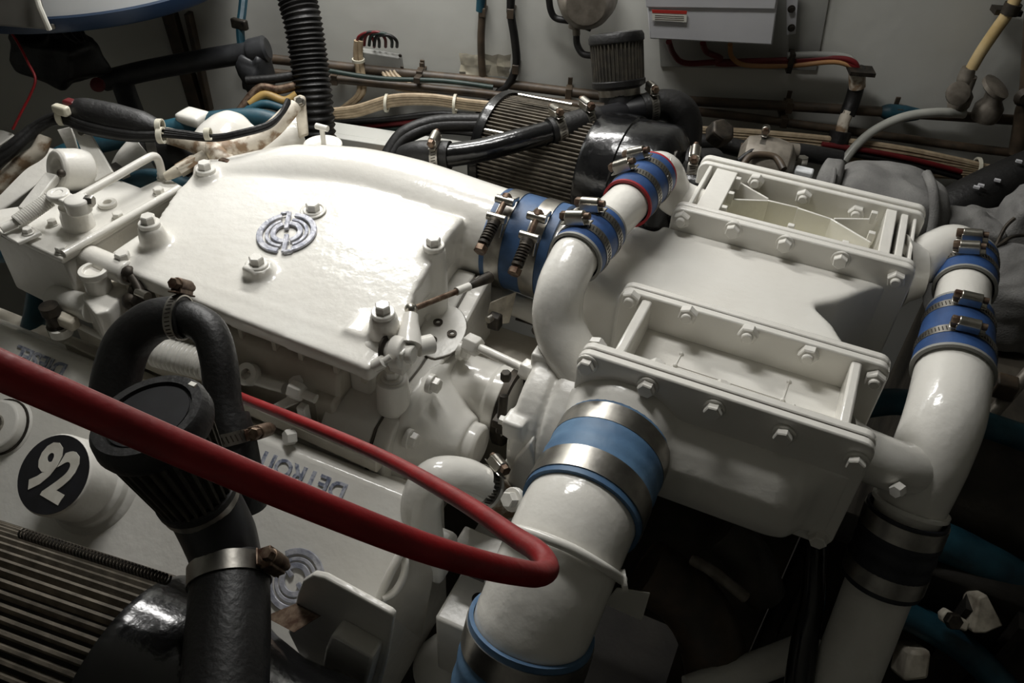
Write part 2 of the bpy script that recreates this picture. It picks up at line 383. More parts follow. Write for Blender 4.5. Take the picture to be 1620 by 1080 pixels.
CB = [PZ(px, py, CBZ[i]) for i, (px, py) in enumerate(BP)]
for i, p in enumerate(CB):
    zt = CBZ[i]
    if i == 4: continue
    b.lathe((p.x, p.y, -.06 if i != 3 else -.12), UP, [(.021 if i != 3 else .017, 0), (.018, .045), (.0155, (.058 if i != 3 else .118) + zt)], 20)
b.beam(PZ(390, 437, -.026), PZ(400, 428, -.024), .013, .026)
o = obj('cover_body', b, WHITE, t, remesh=.0034, smooth=9)
for i, p in enumerate(CB): fast('cap', (p.x, p.y, CBZ[i] - .001 if i != 4 else ztop(p.y) - .001), UP, t)
tn = V((0, -math.sin(math.radians(8)), math.cos(math.radians(8)))); ty = tn.cross(EX)
eo = PP(454, 369, (-.6, .70, ztop(.70) + .0005), tn)
emblem(t, eo, (EX * .98 + ty * -.2).normalized(), tn.cross((EX * .98 + ty * -.2).normalized()), tn, .040, .0035)
# ring pressed round the sunken bolt
p = CB[4]; obj('bolt_recess', B().ring((p.x, p.y, ztop(p.y) + .001), tn, .0135, .018, .002, 28), WHITE, t, bevel=.0012)

# blue sleeve joining the duct to the plenum
coupling('duct_coupling', 'wide blue rubber sleeve with two spring bolt clamps on the air duct', (-.408, .905, -.06), (-.312, .905, -.06), .0695, BLUED,
         [(.20, 'tbolt', (0, -.42, .9)), (.74, 'tbolt', (0, -.55, .84))])
# ================================================================== plenum between the two coolers
t = thing('intake_plenum', 'smooth cream-white cast plenum bridging the two bolted coolers', 'engine part', (-.05, .905, -.15))
b = B(); secs = []
for f in [0, .12, .3, .5, .7, .85, 1]:
    s = f * f * (3 - 2 * f); x = -.335 + .16 * f; ha = .0635 + (.093 - .0635) * s; hb = .0635 + (.058 - .0635) * s; zc = -.06 + (-.094 + .06) * s; ex = 2 + 5 * s
    secs.append([V((x, .905 + ha * math.copysign(abs(math.cos(a)) ** (2 / ex), math.cos(a)), zc + hb * math.copysign(abs(math.sin(a)) ** (2 / ex), math.sin(a)))) for a in [2 * math.pi * k / 48 for k in range(48)]])
b.loft(secs)
zp = -.034
plan = [(-.20, .806), (.085, .806)] + [tuple(PZ(px, py, zp)[:2]) for px, py in ((1345, 552), (1318, 510), (1288, 482), (1330, 474), (1386, 452))] + [(.118, 1.006), (-.20, 1.006)]
b.prism([V((x, y, -.2)) for x, y in plan], (0, 0, .2 + zp))
obj('plenum_body', b, WHITE, t, remesh=.0042, smooth=9)
obj('inlet_bead', B().ring((-.303, .905, -.06), EX, .06, .069, .006, 44), WHITE, t, bevel=.002)
# ================================================================== coolers
def rrect(x0, x1, z0, z1, r, k=5):
    out = []
    for cx, cz, a0 in ((x1 - r, z1 - r, 0), (x0 + r, z1 - r, 90), (x0 + r, z0 + r, 180), (x1 - r, z0 + r, 270)):
        for i in range(k + 1): a = math.radians(a0 + 90 * i / k); out.append((cx + r * math.cos(a), cz + r * math.sin(a)))
    return out
def plate(x0, x1, z0, z1, y0, y1, r=.014): return B().prism([V((x, y0, z)) for x, z in rrect(x0, x1, z0, z1, r)], (0, y1 - y0, 0))
t = thing('aftercooler', 'near white cooler box with a flat sunken top and a round inlet facing the camera', 'cooler', (-.04, .72, -.17))
obj('flange', plate(-.197, .122, -.168, .001, .6565, .667), WHITE, t, bevel=.002)
obj('gasket', plate(-.1955, .1205, -.166, -.0005, .667, .669), IRON, t)
obj('flange', plate(-.197, .122, -.168, .001, .669, .680), WHITE, t, bevel=.002)
obj('flange', plate(-.192, .124, -.168, .001, .786, .797), WHITE, t, bevel=.002)
obj('gasket', plate(-.1905, .1225, -.166, -.0005, .797, .7985), IRON, t)
obj('flange', plate(-.192, .124, -.168, .001, .7985, .809), WHITE, t, bevel=.002)
b = B(); b.span((-.165, .678, -.16), (.095, .788, -.046)); b.span((-.163, .678, -.16), (-.150, .788, -.004)); b.span((.082, .678, -.16), (.094, .788, -.004))
obj('core', b, WHITE, t, bevel=.003)
# fine raised weld line on the sunken top
wl_ = [PZ(1068, 578, -.0455), PZ(1238, 633, -.0455)]
b = B(); b.tube(wl_, .0007, 6, 1); b.tube([PZ(1068, 578, -.0455), PZ(1078, 560, -.0455)], .0009, 6, 1); b.tube([PZ(1238, 633, -.0455), PZ(1248, 604, -.0455)], .0012, 6, 1)
for q in ((1068, 578), (1078, 560), (1238, 633), (1248, 604)): b.ball(PZ(*q, -.0455), .003, 8)
obj('weld_line', b, WHITE2, t)
for px, py in ((930, 575), (1025, 610), (1130, 645), (1240, 685), (1355, 728)):
    p = PY(px, py, .6565); fast('bolt', p, -EY, t); fast('nut', (p.x, .680, p.z + .004), EY, t, s=.95)
for px, py in ((1000, 470), (1090, 495), (1185, 525), (1280, 558), (1385, 597)): fast('nut', PY(px, py, .786), -EY, t)
for x in (.107, .035, -.04): fast('bolt', (x, .6565, -.155), -EY, t)
b = B()
yz = ((.665, -.050), (.650, -.054), (.632, -.070), (.620, -.092), (.616, -.125), (.622, -.146), (.640, -.154), (.665, -.156))
b.loft([[V((x, .665 + (y - .665) * f, z)) for y, z in yz] for x, f in ((-.175, .5), (-.15, 1), (.05, 1), (.070, .9), (.084, .45), (.094, .08))])
PB = V((-.134, .534, -.096)); PA = V((-.134, .645, -.096))
b.lathe((-.134, .66, -.096), -EY, [(.076, 0), (.070, .018), (.063, .034), (.061, .06)], 36)
b.span((-.185, .655, -.155), (.112, .667, -.05))
obj('end_tank', b, WHITE, t, remesh=.004, smooth=9)

t = thing('aftercooler', 'far white cooler box with an open top crossed by diagonal ribs', 'cooler', (-.03, 1.08, -.17))
obj('flange', plate(-.188, .136, -.168, .001, 1.000, 1.011), WHITE, t, bevel=.002)
obj('gasket', plate(-.1865, .1345, -.166, -.0005, 1.011, 1.013), WHITE2, t)
obj('flange', plate(-.188, .136, -.168, .001, 1.013, 1.023), WHITE, t, bevel=.002)
obj('flange', plate(-.188, .138, -.168, .003, 1.142, 1.152), WHITE, t, bevel=.002)
obj('flange', plate(-.188, .138, -.168, .006, 1.1535, 1.166), WHITE, t, bevel=.002)
b = B(); b.span((-.17, 1.02, -.16), (.12, 1.145, -.075)); b.span((-.172, 1.02, -.16), (-.166, 1.145, .0)); b.span((-.160, 1.02, -.16), (-.128, 1.145, -.001)); b.span((.085, 1.02, -.16), (.100, 1.145, -.001)); b.span((.106, 1.02, -.16), (.116, 1.145, -.003)); b.span((.123, 1.02, -.16), (.128, 1.145, -.006))
b.span((-.13, 1.022, -.10), (.09, 1.029, -.008))
obj('core', b, WHITE, t, bevel=.0015)
obj('core_floor', B().span((-.128, 1.029, -.078), (.085, 1.143, -.072)), CREAM, t)
zr = -.014
ends = [((1166, 285), (1216, 314)), ((1147, 314), (1216, 317)), ((1214, 316), (1264, 328)), ((1262, 328), (1316, 346)), ((1314, 345), (1378, 383)), ((1320, 345), (1388, 346)), ]
for q0, q1 in ends:
    p = PZ(*q0, zr); q = PZ(*q1, zr); p.z = q.z = -.043
    obj('rib', B().beam(p, q, .0035, .058), WHITE, t, bevel=.001)
for px, py in ((1080, 345), (1160, 363), (1242, 385), (1330, 410), (1418, 440)):
    p = PY(px, py, 1.000); fast('nut' if px in (1080, 1418) else 'bolt', p, -EY, t)
for px, py in ((1197, 285), (1272, 310), (1355, 335)): fast('nut', PY(px, py, 1.142), -EY, t)
for px, py in ((1168, 282), (1157, 305), (1146, 327), (1252, 356), (1338, 383), (1374, 398), (1380, 368), (1384, 336)):
    p = PZ(px, py, -.004); obj('corner_lug', B().box((p.x, p.y, -.012), (.009, .008, .018)), WHITE, t, bevel=.001)

# ================================================================== cross-over pipe at the left of the coolers
c1a, c1b = PZ(1033, 277, .03), PZ(992, 322, .03)
c2a, c2b = PZ(945, 368, .03), PZ(915, 402, .03)
rp = .029
t = thing('crossover_pipe', 'thin white pipe with an elbow looping over the duct between the coolers', 'pipe', (-.24, .85, -.05))
obj('pipe', B().tube([c1b + (c1a - c1b) * .4, c1b, c2a, c2a + (c2b - c2a) * .5], rp, 28, 1), WHITE, t)
dd = (c2b - c2a).normalized()
obj('elbow', B().tube([c2a + (c2b - c2a) * .3, c2b, c2b + dd * .018 + V((0, 0, -.002)), c2b + dd * .055 + V((.004, 0, -.020)), c2b + dd * .080 + V((.016, .006, -.058)), V((-.196, .70, -.072)), V((-.160, .705, -.085))], [rp, rp, rp, rp, .031, .034, .036], 28), WHITE, t)
obj('neck', B().tube([c1a + (c1b - c1a) * .3, c1a + V((0, .012, -.002)), c1a + V((.008, .035, -.015)), V((-.20, 1.065, -.02)), V((-.165, 1.07, -.03))], [rp, rp, rp, .028, .026], 28), WHITE, t)
up = V((-.35, -.2, .9))
coupling('hose_coupling', 'small blue sleeve with red lining beside the far cooler, upper one of the thin pipe', c1a, c1b, .0345, BLUE, [(.26, 'worm', (-.45, -.3, .8)), (.68, 'worm', (-.5, -.45, .7))], REDL)
coupling('hose_coupling', 'small blue sleeve just above the white elbow between duct and near cooler', c2a + (c2a - c2b) * .2, c2b + (c2b - c2a) * .15, .0345, BLUE, [(.25, 'worm', (-.25, -.35, .9)), (.72, 'worm', (-.3, -.5, .8))], PGREY)
# ================================================================== right-hand coolant pipes
XR = .204
u0 = V((XR + .005, 1.165, -.05)); u1 = V((XR + .004, 1.075, -.05)); u2 = V((XR, .995, -.05)); u3 = V((XR, .895, -.062))
t = thing('coolant_pipe', 'short white elbow pipe from the far cooler between two blue sleeves', 'pipe', (XR, 1.1, -.1))
obj('elbow', B().tube([(.125, 1.08, -.055), (.15, 1.10, -.045), (.172, 1.135, -.042), (.190, 1.155, -.044), u1 + V((0, .065, .002)), u1 + V((0, .03, 0))], [.036, .032, .033, .034, .034, .034], 28), WHITE, t)
obj('pipe', B().tube([u1 + V((0, .04, 0)), u1, u2, u2 - V((0, .03, 0))], .0335, 28, 1), WHITE, t)
obj('flare', B().lathe((.128, 1.078, -.055), V((1, .25, .1)), [(.052, 0), (.042, .012), (.036, .026)], 28), WHITE, t)
coupling('hose_coupling', 'blue sleeve with two clamps at the far right, upper one of the right pipe', u1 + V((.001, .072, 0)), u1 - V((0, .010, 0)), .0395, BLUE, [(.22, 'worm', (-.2, .0, 1)), (.62, 'worm', (-.25, -.1, 1))], PGREY)
coupling('hose_coupling', 'blue tapering sleeve with two clamps in the middle of the right pipe', u2 + V((0, .005, 0)), u3, .040, BLUE, [(.22, 'worm', (-.05, -.05, 1)), (.72, 'worm', (-.05, -.1, 1))], PGREY, r1=.0475)
pts = [PZ(1512, 572, -.06), PZ(1508, 590, -.065), PZ(1494, 660, -.08), PZ(1468, 730, -.115), PZ(1440, 800, -.165), PZ(1428, 832, -.19)]
t = thing('coolant_pipe', 'stout white Y-shaped pipe joining the near cooler at the right', 'pipe', (XR, .8, -.2))
obj('pipe', B().tube(pts, [.0435, .0435, .044, .043, .039, .038], 30), WHITE, t)
obj('branch', B().tube([(.10, .735, -.085), (.125, .738, -.09), PZ(1420, 738, -.105), PZ(1462, 742, -.125)], [.036, .03, .03, .034], 24), WHITE, t)
obj('drain_plug', B().hexa(PZ(1424, 772, -.10), V((-.3, -.6, .1)), .008, .012), WHITE, t)
obj('end_lip', B().ring(PZ(1441, 799, -.165), pts[4] - pts[3], .034, .044, .005), WHITE, t)
q0 = PZ(1437, 808, -.17); q1 = PZ(1394, 920, -.262)
coupling('hose_coupling', 'dark navy sleeve with two dull steel bands at the lower right', q0, q1, .0465, NAVY, [(.15, .022, 0), (.82, .022, 0)], rib=.0015)
t = thing('drain_pipe', 'dim white pipe running down out of view at the lower right', 'pipe', PZ(1340, 1060, -.37))
obj('pipe', B().tube([PZ(1410, 880, -.23), q1, PZ(1340, 1060, -.37), PZ(1310, 1130, -.43), V((.20, .58, -.62))], .0395, 28), WHITE2, t)
# ================================================================== big inlet pipe below the near cooler
PC = V((-.142, .423, -.170)); d0 = V((0, -1, -.02)); 
t = thing('inlet_pipe', 'fat white curved air pipe coming out below the near cooler', 'pipe', PC)
path = [PB + V((0, .05, 0)), PB, PB + V((-.001, -.035, -.006)), PB + V((-.003, -.075, -.028)), PB + V((-.006, -.103, -.06)), PC, PC + V((0, -.022, -.045))]
obj('pipe', B().tube(path, .0605, 44), WHITE, t)
h = []
rod = [PD(790, 835, .845), PD(812, 836, .80), PD(850, 846, .782), PD(905, 868, .774), PD(955, 897, .785), PD(985, 917, .82)]
obj('hoop', B().tube(rod, .0052, 12), WHITE, t)
obj('hoop_eye', B().ring(PD(987, 919, .82), V((.8, .4, .2)), .006, .0115, .006, 24), WHITE2, t)
obj('bracket', B().prism([PD(975, 930, .86), PD(1028, 938, .86), PD(1015, 982, .885), PD(955, 955, .885)], (0, .004, -.004)), WHITE2, t, bevel=.001)
coupling('inlet_coupling', 'broad dusty blue sleeve with steel bands between near cooler and fat pipe', PA + V((0, -.012, 0)), PB + V((0, -.012, -.001)), .0655, BLUE2, [(.16, .026, 0), (.80, .030, 0)], rib=.001)
dl = V((-.01, -.44, -.9)).normalized()
coupling('inlet_coupling', 'blue ribbed sleeve with a steel band on the bottom end of the fat pipe', PC - dl * .004, PC + dl * .16, .066, BLUE2, [(.13, .028, 0), (.86, .028, 0)], rib=.0015)
# ================================================================== gear end of the engine
t = thing('gear_housing', 'white end housing plate with a flat top beside the air cover', 'engine part', (-.44, .7, -.45))
b = B(); poly = [(.84, -.085), (.822, -.085), (.755, -.108), (.674, -.126), (.600, -.127), (.565, -.136), (.540, -.165), (.530, -.24), (.530, -.45), (.84, -.45)]
b.prism([V((-.485, y, z)) for y, z in poly], (.072, 0, 0))
obj('back_plate', b, WHITE2, t, bevel=.003)
b = B(); b.prism([V((-.413, y - .002, z - .002)) for y, z in poly], (.003, 0, 0)); obj('gasket', b, SEAM, t)
b = B(); b.prism([V((-.410, y, z)) for y, z in poly], (.022, 0, 0)); obj('front_plate', b, WHITE, t, bevel=.003)
# outline of the gasket cover on the flat top
def onplate(px, py): return PP(px, py, (-.43, .674, -.1255), V((0, -.25, 1)).normalized())
b = B(); cv = [onplate(*q) for q in ((688, 568), (720, 556), (738, 520), (728, 492), (702, 484), (676, 500), (664, 530), (672, 560), (688, 568))]
b.tube(cv, .0010, 6, 6); obj('cover_outline', b, SEAM, t)
b = B(); b.prism([p + V((0, 0, -.001)) for p in crom(cv[:-1] + [cv[0]], 4)[:-1]], (0, 0, .003)); obj('cover_plate', b, WHITE2, t, bevel=.0008)
for q in ((693, 512), (684, 540), (715, 530)): obj('screw_hole', B().ring(onplate(*q) + V((0, 0, .003)), UP, .003, .0065, .002, 16), IRON, t)
obj('rib', B().beam(onplate(672, 510) + V((0, 0, .004)), onplate(702, 474) + V((0, 0, .004)), .008, .01), WHITE2, t, bevel=.001)
# boss with bolt under the lever
p = PD(620, 597, .985); obj('boss', B().lathe(p + V((0, 0, -.05)), UP, [(.022, 0), (.02, .04), (.019, .05)], 20), WHITE, t, bevel=.002)
fast('cap', p, UP, t)
t = thing('drive_cover', 'domed white round cover with a stepped cap on the gear end', 'engine cover', (-.37, .655, -.27))
b = B(); cy, cz = .640, -.196
b.lathe((-.392, cy, cz), EX, [(.088, 0), (.084, .010), (.068, .018), (.060, .030), (.050, .044), (.042, .054), (.036, .066), (.034, .07)], 44)
b.prism([V((-.392, y, z)) for y, z in ((.75, -.14), (.70, -.128), (.64, -.128), (.565, -.17), (.55, -.25), (.62, -.31), (.74, -.29))], (.012, 0, 0))
obj('dome', b, WHITE, t, remesh=.0034, smooth=10)
obj('cap', B().lathe((-.336, cy, cz), EX, [(.034, 0), (.034, .012), (.0295, .014), (.0295, .026), (.026, .030), (.012, .031)], 36), WHITE, t, bevel=.0015)
for q in ((731, 555), (683, 607), (648, 694)): fast('bolt', PX(*q, -.372), EX, t)
t = thing('drive_coupling', 'white drum coupling behind the domed cover with a dark band clamp', 'engine part', (-.33, .735, -.23))
cc = PX(803, 640, -.305); dy, dz = cc.y, cc.z
obj('drum', B().lathe((-.40, dy, dz), EX, [(.05, 0), (.05, .075), (.053, .078), (.053, .095), (.04, .10)], 40), WHITE, t, bevel=.002)
obj('band_clamp', B().ring((-.300, dy, dz), EX, .045, .0555, .010, 40), IRON, t)
b = B(); a = PX(800, 610, -.268) ; b.lathe(PD(797, 625, 1.0), V((.1, -.35, -.9)), [(.006, 0), (.006, .05)], 12); b.hexa(PD(800, 600, 1.0), V((0, 0, 1)), .007, .012); b.box(PD(793, 668, 1.01), (.02, .014, .012))
obj('clamp_bolt', b, IRON, t, bevel=.001)
t = thing('tie_rod', 'thin white adjusting rod with hex ends above the drum coupling', 'rod', PD(800, 565, 1.02))
r0, r1 = PD(737, 540, 1.045), PD(845, 590, .995)
obj('rod', B().tube([r0, r1], .0058, 14, 1), WHITE, t); dd = (r1 - r0).normalized()
obj('hex_end', B().hexa(r0 + dd * .002, dd, .0135, .020), WHITE, t, bevel=.001); obj('hex_end', B().hexa(r1 - dd * .016, dd, .0135, .018), WHITE, t, bevel=.001)
# round turbo housing
t = thing('turbo_housing', 'rounded white turbo housing with lugs half hidden behind the fat pipe', 'engine part', (-.22, .72, -.28))
tc_ = PX(868, 655, -.235); b = B()
b.lathe((-.258, tc_.y, tc_.z), EX, [(.078, 0), (.086, .006), (.086, .03), (.078, .036), (.088, .04), (.090, .06), (.085, .08), (.060, .105), (.03, .11)], 48)
for a in (85, 150, 210): b.box((-.250, tc_.y + .083 * math.cos(math.radians(a)), tc_.z + .083 * math.sin(math.radians(a))), (.026, .026, .026))
b.tube([(-.20, tc_.y + .02, tc_.z + .06), (-.18, tc_.y + .05, tc_.z + .085)], .03, 20, 1)
b.prism([V((-.245, y, z)) for y, z in ((tc_.y - .06, tc_.z - .05), (tc_.y - .11, tc_.z - .11), (tc_.y - .125, tc_.z - .17), (tc_.y - .02, tc_.z - .17), (tc_.y + .02, tc_.z - .05))], (.04, 0, 0))
obj('housing', b, WHITE2, t, remesh=.003, smooth=3)
obj('dark_gap', B().ring((-.222, tc_.y, tc_.z), EX, .07, .0795, .006, 44), IRON, t)
for a in (150, 210): fast('small', (-.263, tc_.y + .083 * math.cos(math.radians(a)), tc_.z + .083 * math.sin(math.radians(a))), -EX, t)
p = PD(812, 790, .93); fast('cap', p, V((-.3, -.6, .5)), t)
# feet and brackets below the turbo
t = thing('mount_bracket', 'chipped white mounting bracket left of the fat pipe', 'bracket', PD(760, 900, 1.0))
b = B(); b.prism([PY(*q, .60) for q in ((838, 700), (856, 770), (815, 850), (800, 905), (733, 880), (745, 848), (792, 772), (815, 722))], (0, .03, 0))
obj('arm', b, WHITE2, t, bevel=.004)
b = B(); b.box(PZ(762, 880, -.235), (.07, .05, .022)); obj('pad', b, WHITE2, t, bevel=.003)
b = B(); b.box(PZ(770, 893, -.235) + V((-.01, -.02, .004)), (.035, .008, .006)); obj('slot', b, IRON, t)
t = thing('mount_block', 'square white block with a bolt hole under the mounting bracket', 'bracket', PD(740, 1000, 1.0))
p = PZ(742, 962, -.27); b = B(); b.box(p + V((0, .01, -.06)), (.062, .075, .12)); obj('block', b, WHITE2, t, bevel=.004)
obj('bolt_hole', B().ring(PZ(757, 947, -.269), UP, .003, .008, .002, 20), IRON, t)
obj('plug', B().lathe(PD(727, 1014, .99), V((-.3, -.9, 0)), [(.009, 0), (.008, .01)], 16), RUST, t)
t = thing('base_casting', 'rounded white casting at the bottom edge beside the fat pipe', 'engine part', PD(700, 1080, 1.1))
obj('casting', B().tube([PD(690, 1065, 1.12), PD(720, 1055, 1.1), PD(745, 1090, 1.1)], [.04, .05, .05], 24), WHITE2, t)
obj('bolt_boss', B().lathe(PD(722, 1052, 1.06), V((-.3, -.5, .8)), [(.012, 0), (.010, .012)], 12), WHITE2, t)
# white elbow with clamp
t = thing('water_elbow', 'thick white water elbow bent over the end of the near rocker cover', 'pipe', PD(650, 830, 1.0))
ep = [PD(676, 880, .985), PD(668, 830, .965), PD(668, 788, .955), PD(690, 757, .950), PD(734, 757, .965), PD(774, 777, .99)]
obj('elbow', B().tube(ep, [.0235, .0235, .024, .0245, .0245, .024], 26), WHITE, t)
obj('collar', B().box(PD(680, 872, .985), (.055, .05, .05)), WHITE2, t, bevel=.008)
worm(t, PD(762, 770, .985), ep[-1] - ep[-2], .0255, V((.1, .5, .9)), wd=.014)
obj('hose_end', B().tube([PD(766, 770, .99), PD(800, 795, 1.03)], .0235, 22, 1), TAPE, t)
# rail and box behind, between cover and plenum
t = thing('rail_tube', 'white horizontal tube with chipped seams under the air duct', 'pipe', (-.35, .83, -.14))
a0, a1 = PZ(690, 432, -.14), PZ(890, 512, -.14)
obj('tube', B().tube([a0, a1], .017, 20, 1), WHITE2, t)
b = B(); 
for f in (.15, .35, .55, .75): b.box(a0 + (a1 - a0) * f + V((0, -.014, -.011)), (.03, .002, .003))
obj('chip', b, IRON, t)
t = thing('lower_housing', 'pale painted lower housing with screw holes beneath the white tube', 'engine part', (-.3, .84, -.4))
b = B(); b.span((-.42, .775, -.45), (-.20, .86, -.185)); obj('body', b, GREYW, t, bevel=.004)
obj('sensor', B().ring(PY(850, 523, .774), -EY, .003, .0075, .004, 18), IRON, t)
fast('small', PY(870, 535, .775), -EY, t)
t = thing('hanger_bracket', 'dirty steel bracket tab hanging under the duct sleeve', 'bracket', PD(785, 490, 1.14))
obj('tab', B().prism([PD(775, 478, 1.13), PD(812, 462, 1.15), PD(800, 512, 1.16), PD(768, 515, 1.14)], (.004, .004, 0)), DIRTY, t, bevel=.001)
obj('clip', B().box(PD(783, 508, 1.125), (.018, .016, .022)), IRON, t, bevel=.003)
obj('clip_screw', B().lathe(PD(778, 502, 1.11), V((-.3, -.9, 0)), [(.005, 0), (.005, .008)], 12), STEEL, t)
# throttle lever and rusty link rod
t = thing('throttle_lever', 'white lever boss with a ball joint at the front corner of the air cover', 'lever', PD(635, 550, 0.975))
s0 = PD(578, 556, 0.970); s1 = PD(662, 560, 0.955)
obj('shaft', B().tube([PD(585, 552, 0.975), PD(625, 556, 0.960)], .017, 22, 1), WHITE, t, bevel=.001)
obj('shaft_seal', B().ring(PD(614, 554, 0.955), PD(625, 556, 0.960) - PD(585, 552, 0.975), .012, .0185, .003, 26), IRON, t)
b = B(); b.lathe(PD(622, 556, 0.955), PD(660, 562, 0.945) - PD(622, 556, 0.955), [(.020, 0), (.020, .016), (.011, .017), (.011, .027)], 24); b.box(PD(632, 566, 0.953), (.02, .02, .034)); obj('hub', b, WHITE, t, bevel=.002)
b = B(); b.lathe(PD(646, 548, 0.955), PD(650, 497, 0.975) - PD(646, 548, 0.955), [(.016, 0), (.014, .015), (.010, .032), (.009, .042)], 20); obj('arm', b, WHITE, t)
obj('ball_joint', B().ball(PD(650, 489, 0.975), .008), STEEL, t)
b = B(); b.lathe(PD(660, 549, 0.965), PD(685, 543, 0.975) - PD(660, 549, 0.965), [(.012, 0), (.012, .02), (.008, .021)], 18); obj('side_hub', b, WHITE, t, bevel=.001)
obj('stop_pin', B().tube([PD(592, 579, 0.940), PD(607, 571, 0.935), PD(607, 571, 0.935), PD(618, 564, 0.935)], [.0075, .0075, .004, .004], 12, 1), WHITE, t)
t = thing('link_rod', 'thin rusty rod from the lever ball joint up under the duct', 'rod', PD(710, 465, 1.07))
obj('rod', B().tube([PD(652, 489, .977), PD(730, 458, 1.04)], .0038, 10, 1), RUST, t)
obj('sleeve', B().tube([PD(722, 461, 1.033), PD(742, 453, 1.05)], .0055, 10, 1), WHITE2, t)
obj('rod_end', B().tube([PD(742, 453, 1.05), PD(775, 438, 1.075)], [.0045, .008], 10, 1), IRON, t)

# ================================================================== near rocker cover with 92
an = math.radians(32.5); RN = V((0, -math.sin(an), math.cos(an))); RE = V((0, -math.cos(an), -math.sin(an)))
RO = V((0, .512, -.168))
t = thing('rocker_cover', 'near white rocker cover with raised lettering, emblem and a black 92 cap', 'engine cover', (-.7, .44, -.45))
pr = [(.560, -.45), (.560, -.205), (.548, -.200), (.530, -.176), (.512, -.168)]
e_ = V((0, .512, -.168)) + RE * .225
pr += [(e_.y, e_.z), (e_.y - .012, e_.z - .03), (e_.y - .012, -.45)]
b = B(); b.prism([V((-1.35, y, z)) for y, z in pr], (1.035, 0, 0))
obj('cover_body', b, WHITE, t, bevel=.016, seg=4, bang=20)
obj('rail', B().span((-1.35, .545, -.45), (-.33, .585, -.215)), GREYW, t, bevel=.004)
def face(px, py, h=0.0): return PP(px, py, RO + RN * h, RN)
# 92 filler cap
ct = face(85, 750, .072)
b = B(); b.lathe(ct - RN * .075, RN, [(.066, 0), (.062, .006), (.056, .010), (.055, .02), (.050, .026), (.0495, .073), (.0478, .0755)], 48)
cap = obj('filler_cap', b, WHITE2, t, bevel=.001)
obj('black_disc', B().lathe(ct, RN, [(.0475, 0), (.0475, .0012)], 48), BLACKPRINT, cap)
tx = (EX * .93 - RE * (-.0) ).normalized(); ang = math.radians(-4); tx = EX * math.cos(ang) + (-RE) * math.sin(ang); ty2 = RN.cross(tx)
dg = text('number_print', '92', .080, frame4(ct + RN * .0014, tx, ty2, RN) @ Matrix.Diagonal((.74, 1, 1, 1)), DIGIT, cap, .0006, .0030)
dg['label'] = 'white printed number 92'
# round knob
k0 = face(8, 676, 0)
b = B(); b.lathe(k0, RN, [(.042, 0), (.036, .004), (.034, .016), (.031, .018)], 36); kb = obj('knob', b, WHITE2, t, bevel=.001)
obj('knob_gap', B().ring(k0 + RN * .003, RN, .036, .0385, .004, 36), IRON, kb)
b = B(); b.lathe(k0 + RN * .018, RN, [(.014, 0), (.013, .003), (.007, .004), (.006, .009)], 20); obj('knob_screw', b, STEEL, kb)
ex2 = (EX * .5 + RE * .87).normalized()
emblem(t, face(468, 917, .0006), EX * .94 - RE * .34, RN.cross(EX * .94 - RE * .34), RN, .036, .0035)
# lettering along the ridge, upside down seen from here
for body, q0, q1, sz in (('DETROIT', (404, 718), (552, 784), .031), ('DIESEL', (8, 548), (122, 596), .031)):
    a0 = face(*q0); a1 = face(*q1); a0.y = a1.y = (a0.y + a1.y) / 2; a0.z = a1.z = (a0.z + a1.z) / 2; mid = (a0 + a1) / 2
    m4 = frame4(mid + RN * .0005, -EX, RE, RN)
    tt = text('raised_lettering', body, sz, m4, LETTER, t, .0016, .0006)
    tt['label'] = 'raised lettering on the ridge'
# lift bracket and plates at the right end
t = thing('lift_bracket', 'white lifting eye plate with an oval hole on the rocker cover end', 'bracket', PD(615, 950, .93))
b = B(); b.tube([PD(637, 870, .90), PD(618, 905, .90), PD(596, 955, .91)], .005, 10); obj('edge', b, WHITE2, t)
pts = [PD(628 + 24 * math.cos(a) * .8 + 10 * math.sin(a), 908 - 40 * math.sin(a) + 6 * math.cos(a), .905) for a in [2 * math.pi * k / 20 for k in range(-2, 12)]]
obj('oval_rim', B().tube([PD(607, 945, .905), PD(625, 935, .905), PD(638, 912, .905), PD(641, 888, .905), PD(634, 876, .91)], .0045, 10), WHITE2, t)
obj('web', B().prism([PD(640, 870, .915), PD(690, 875, .95), PD(665, 1010, 1.0), PD(596, 955, .925)], (0, .004, -.004)), GREYW, t)
t = thing('support_plate', 'white rounded plate standing in front of the rocker cover emblem', 'bracket', PD(545, 1000, .84))
yp = .335
def pp(px, py): return PY(px, py, yp)
poly = [pp(*q) for q in ((462, 975), (470, 940), (478, 920), (494, 910), (512, 914), (560, 940), (617, 971), (622, 977), (612, 1040), (598, 1090), (500, 1090), (455, 1000))]
obj('plate', B().prism(poly, (0, .008, 0)), WHITE, t, bevel=.0025, seg=3)
poly = [pp(*q) + V((0, -.020, 0)) for q in ((532, 1000), (541, 980), (547, 980), (606, 1013), (604, 1024), (585, 1092), (520, 1060))]
obj('block', B().prism(poly, (0, .022, 0)), WHITE, t, bevel=.003)
fast('cap', pp(560, 1048) + V((0, -.022, 0)), -EY, t, STEELB, 1.25)
obj('strap', B().prism([PD(418, 975, .83), PD(466, 955, .83), PD(505, 975, .81), PD(465, 1000, .80)], (0, .003, -.003)), RUST, t)
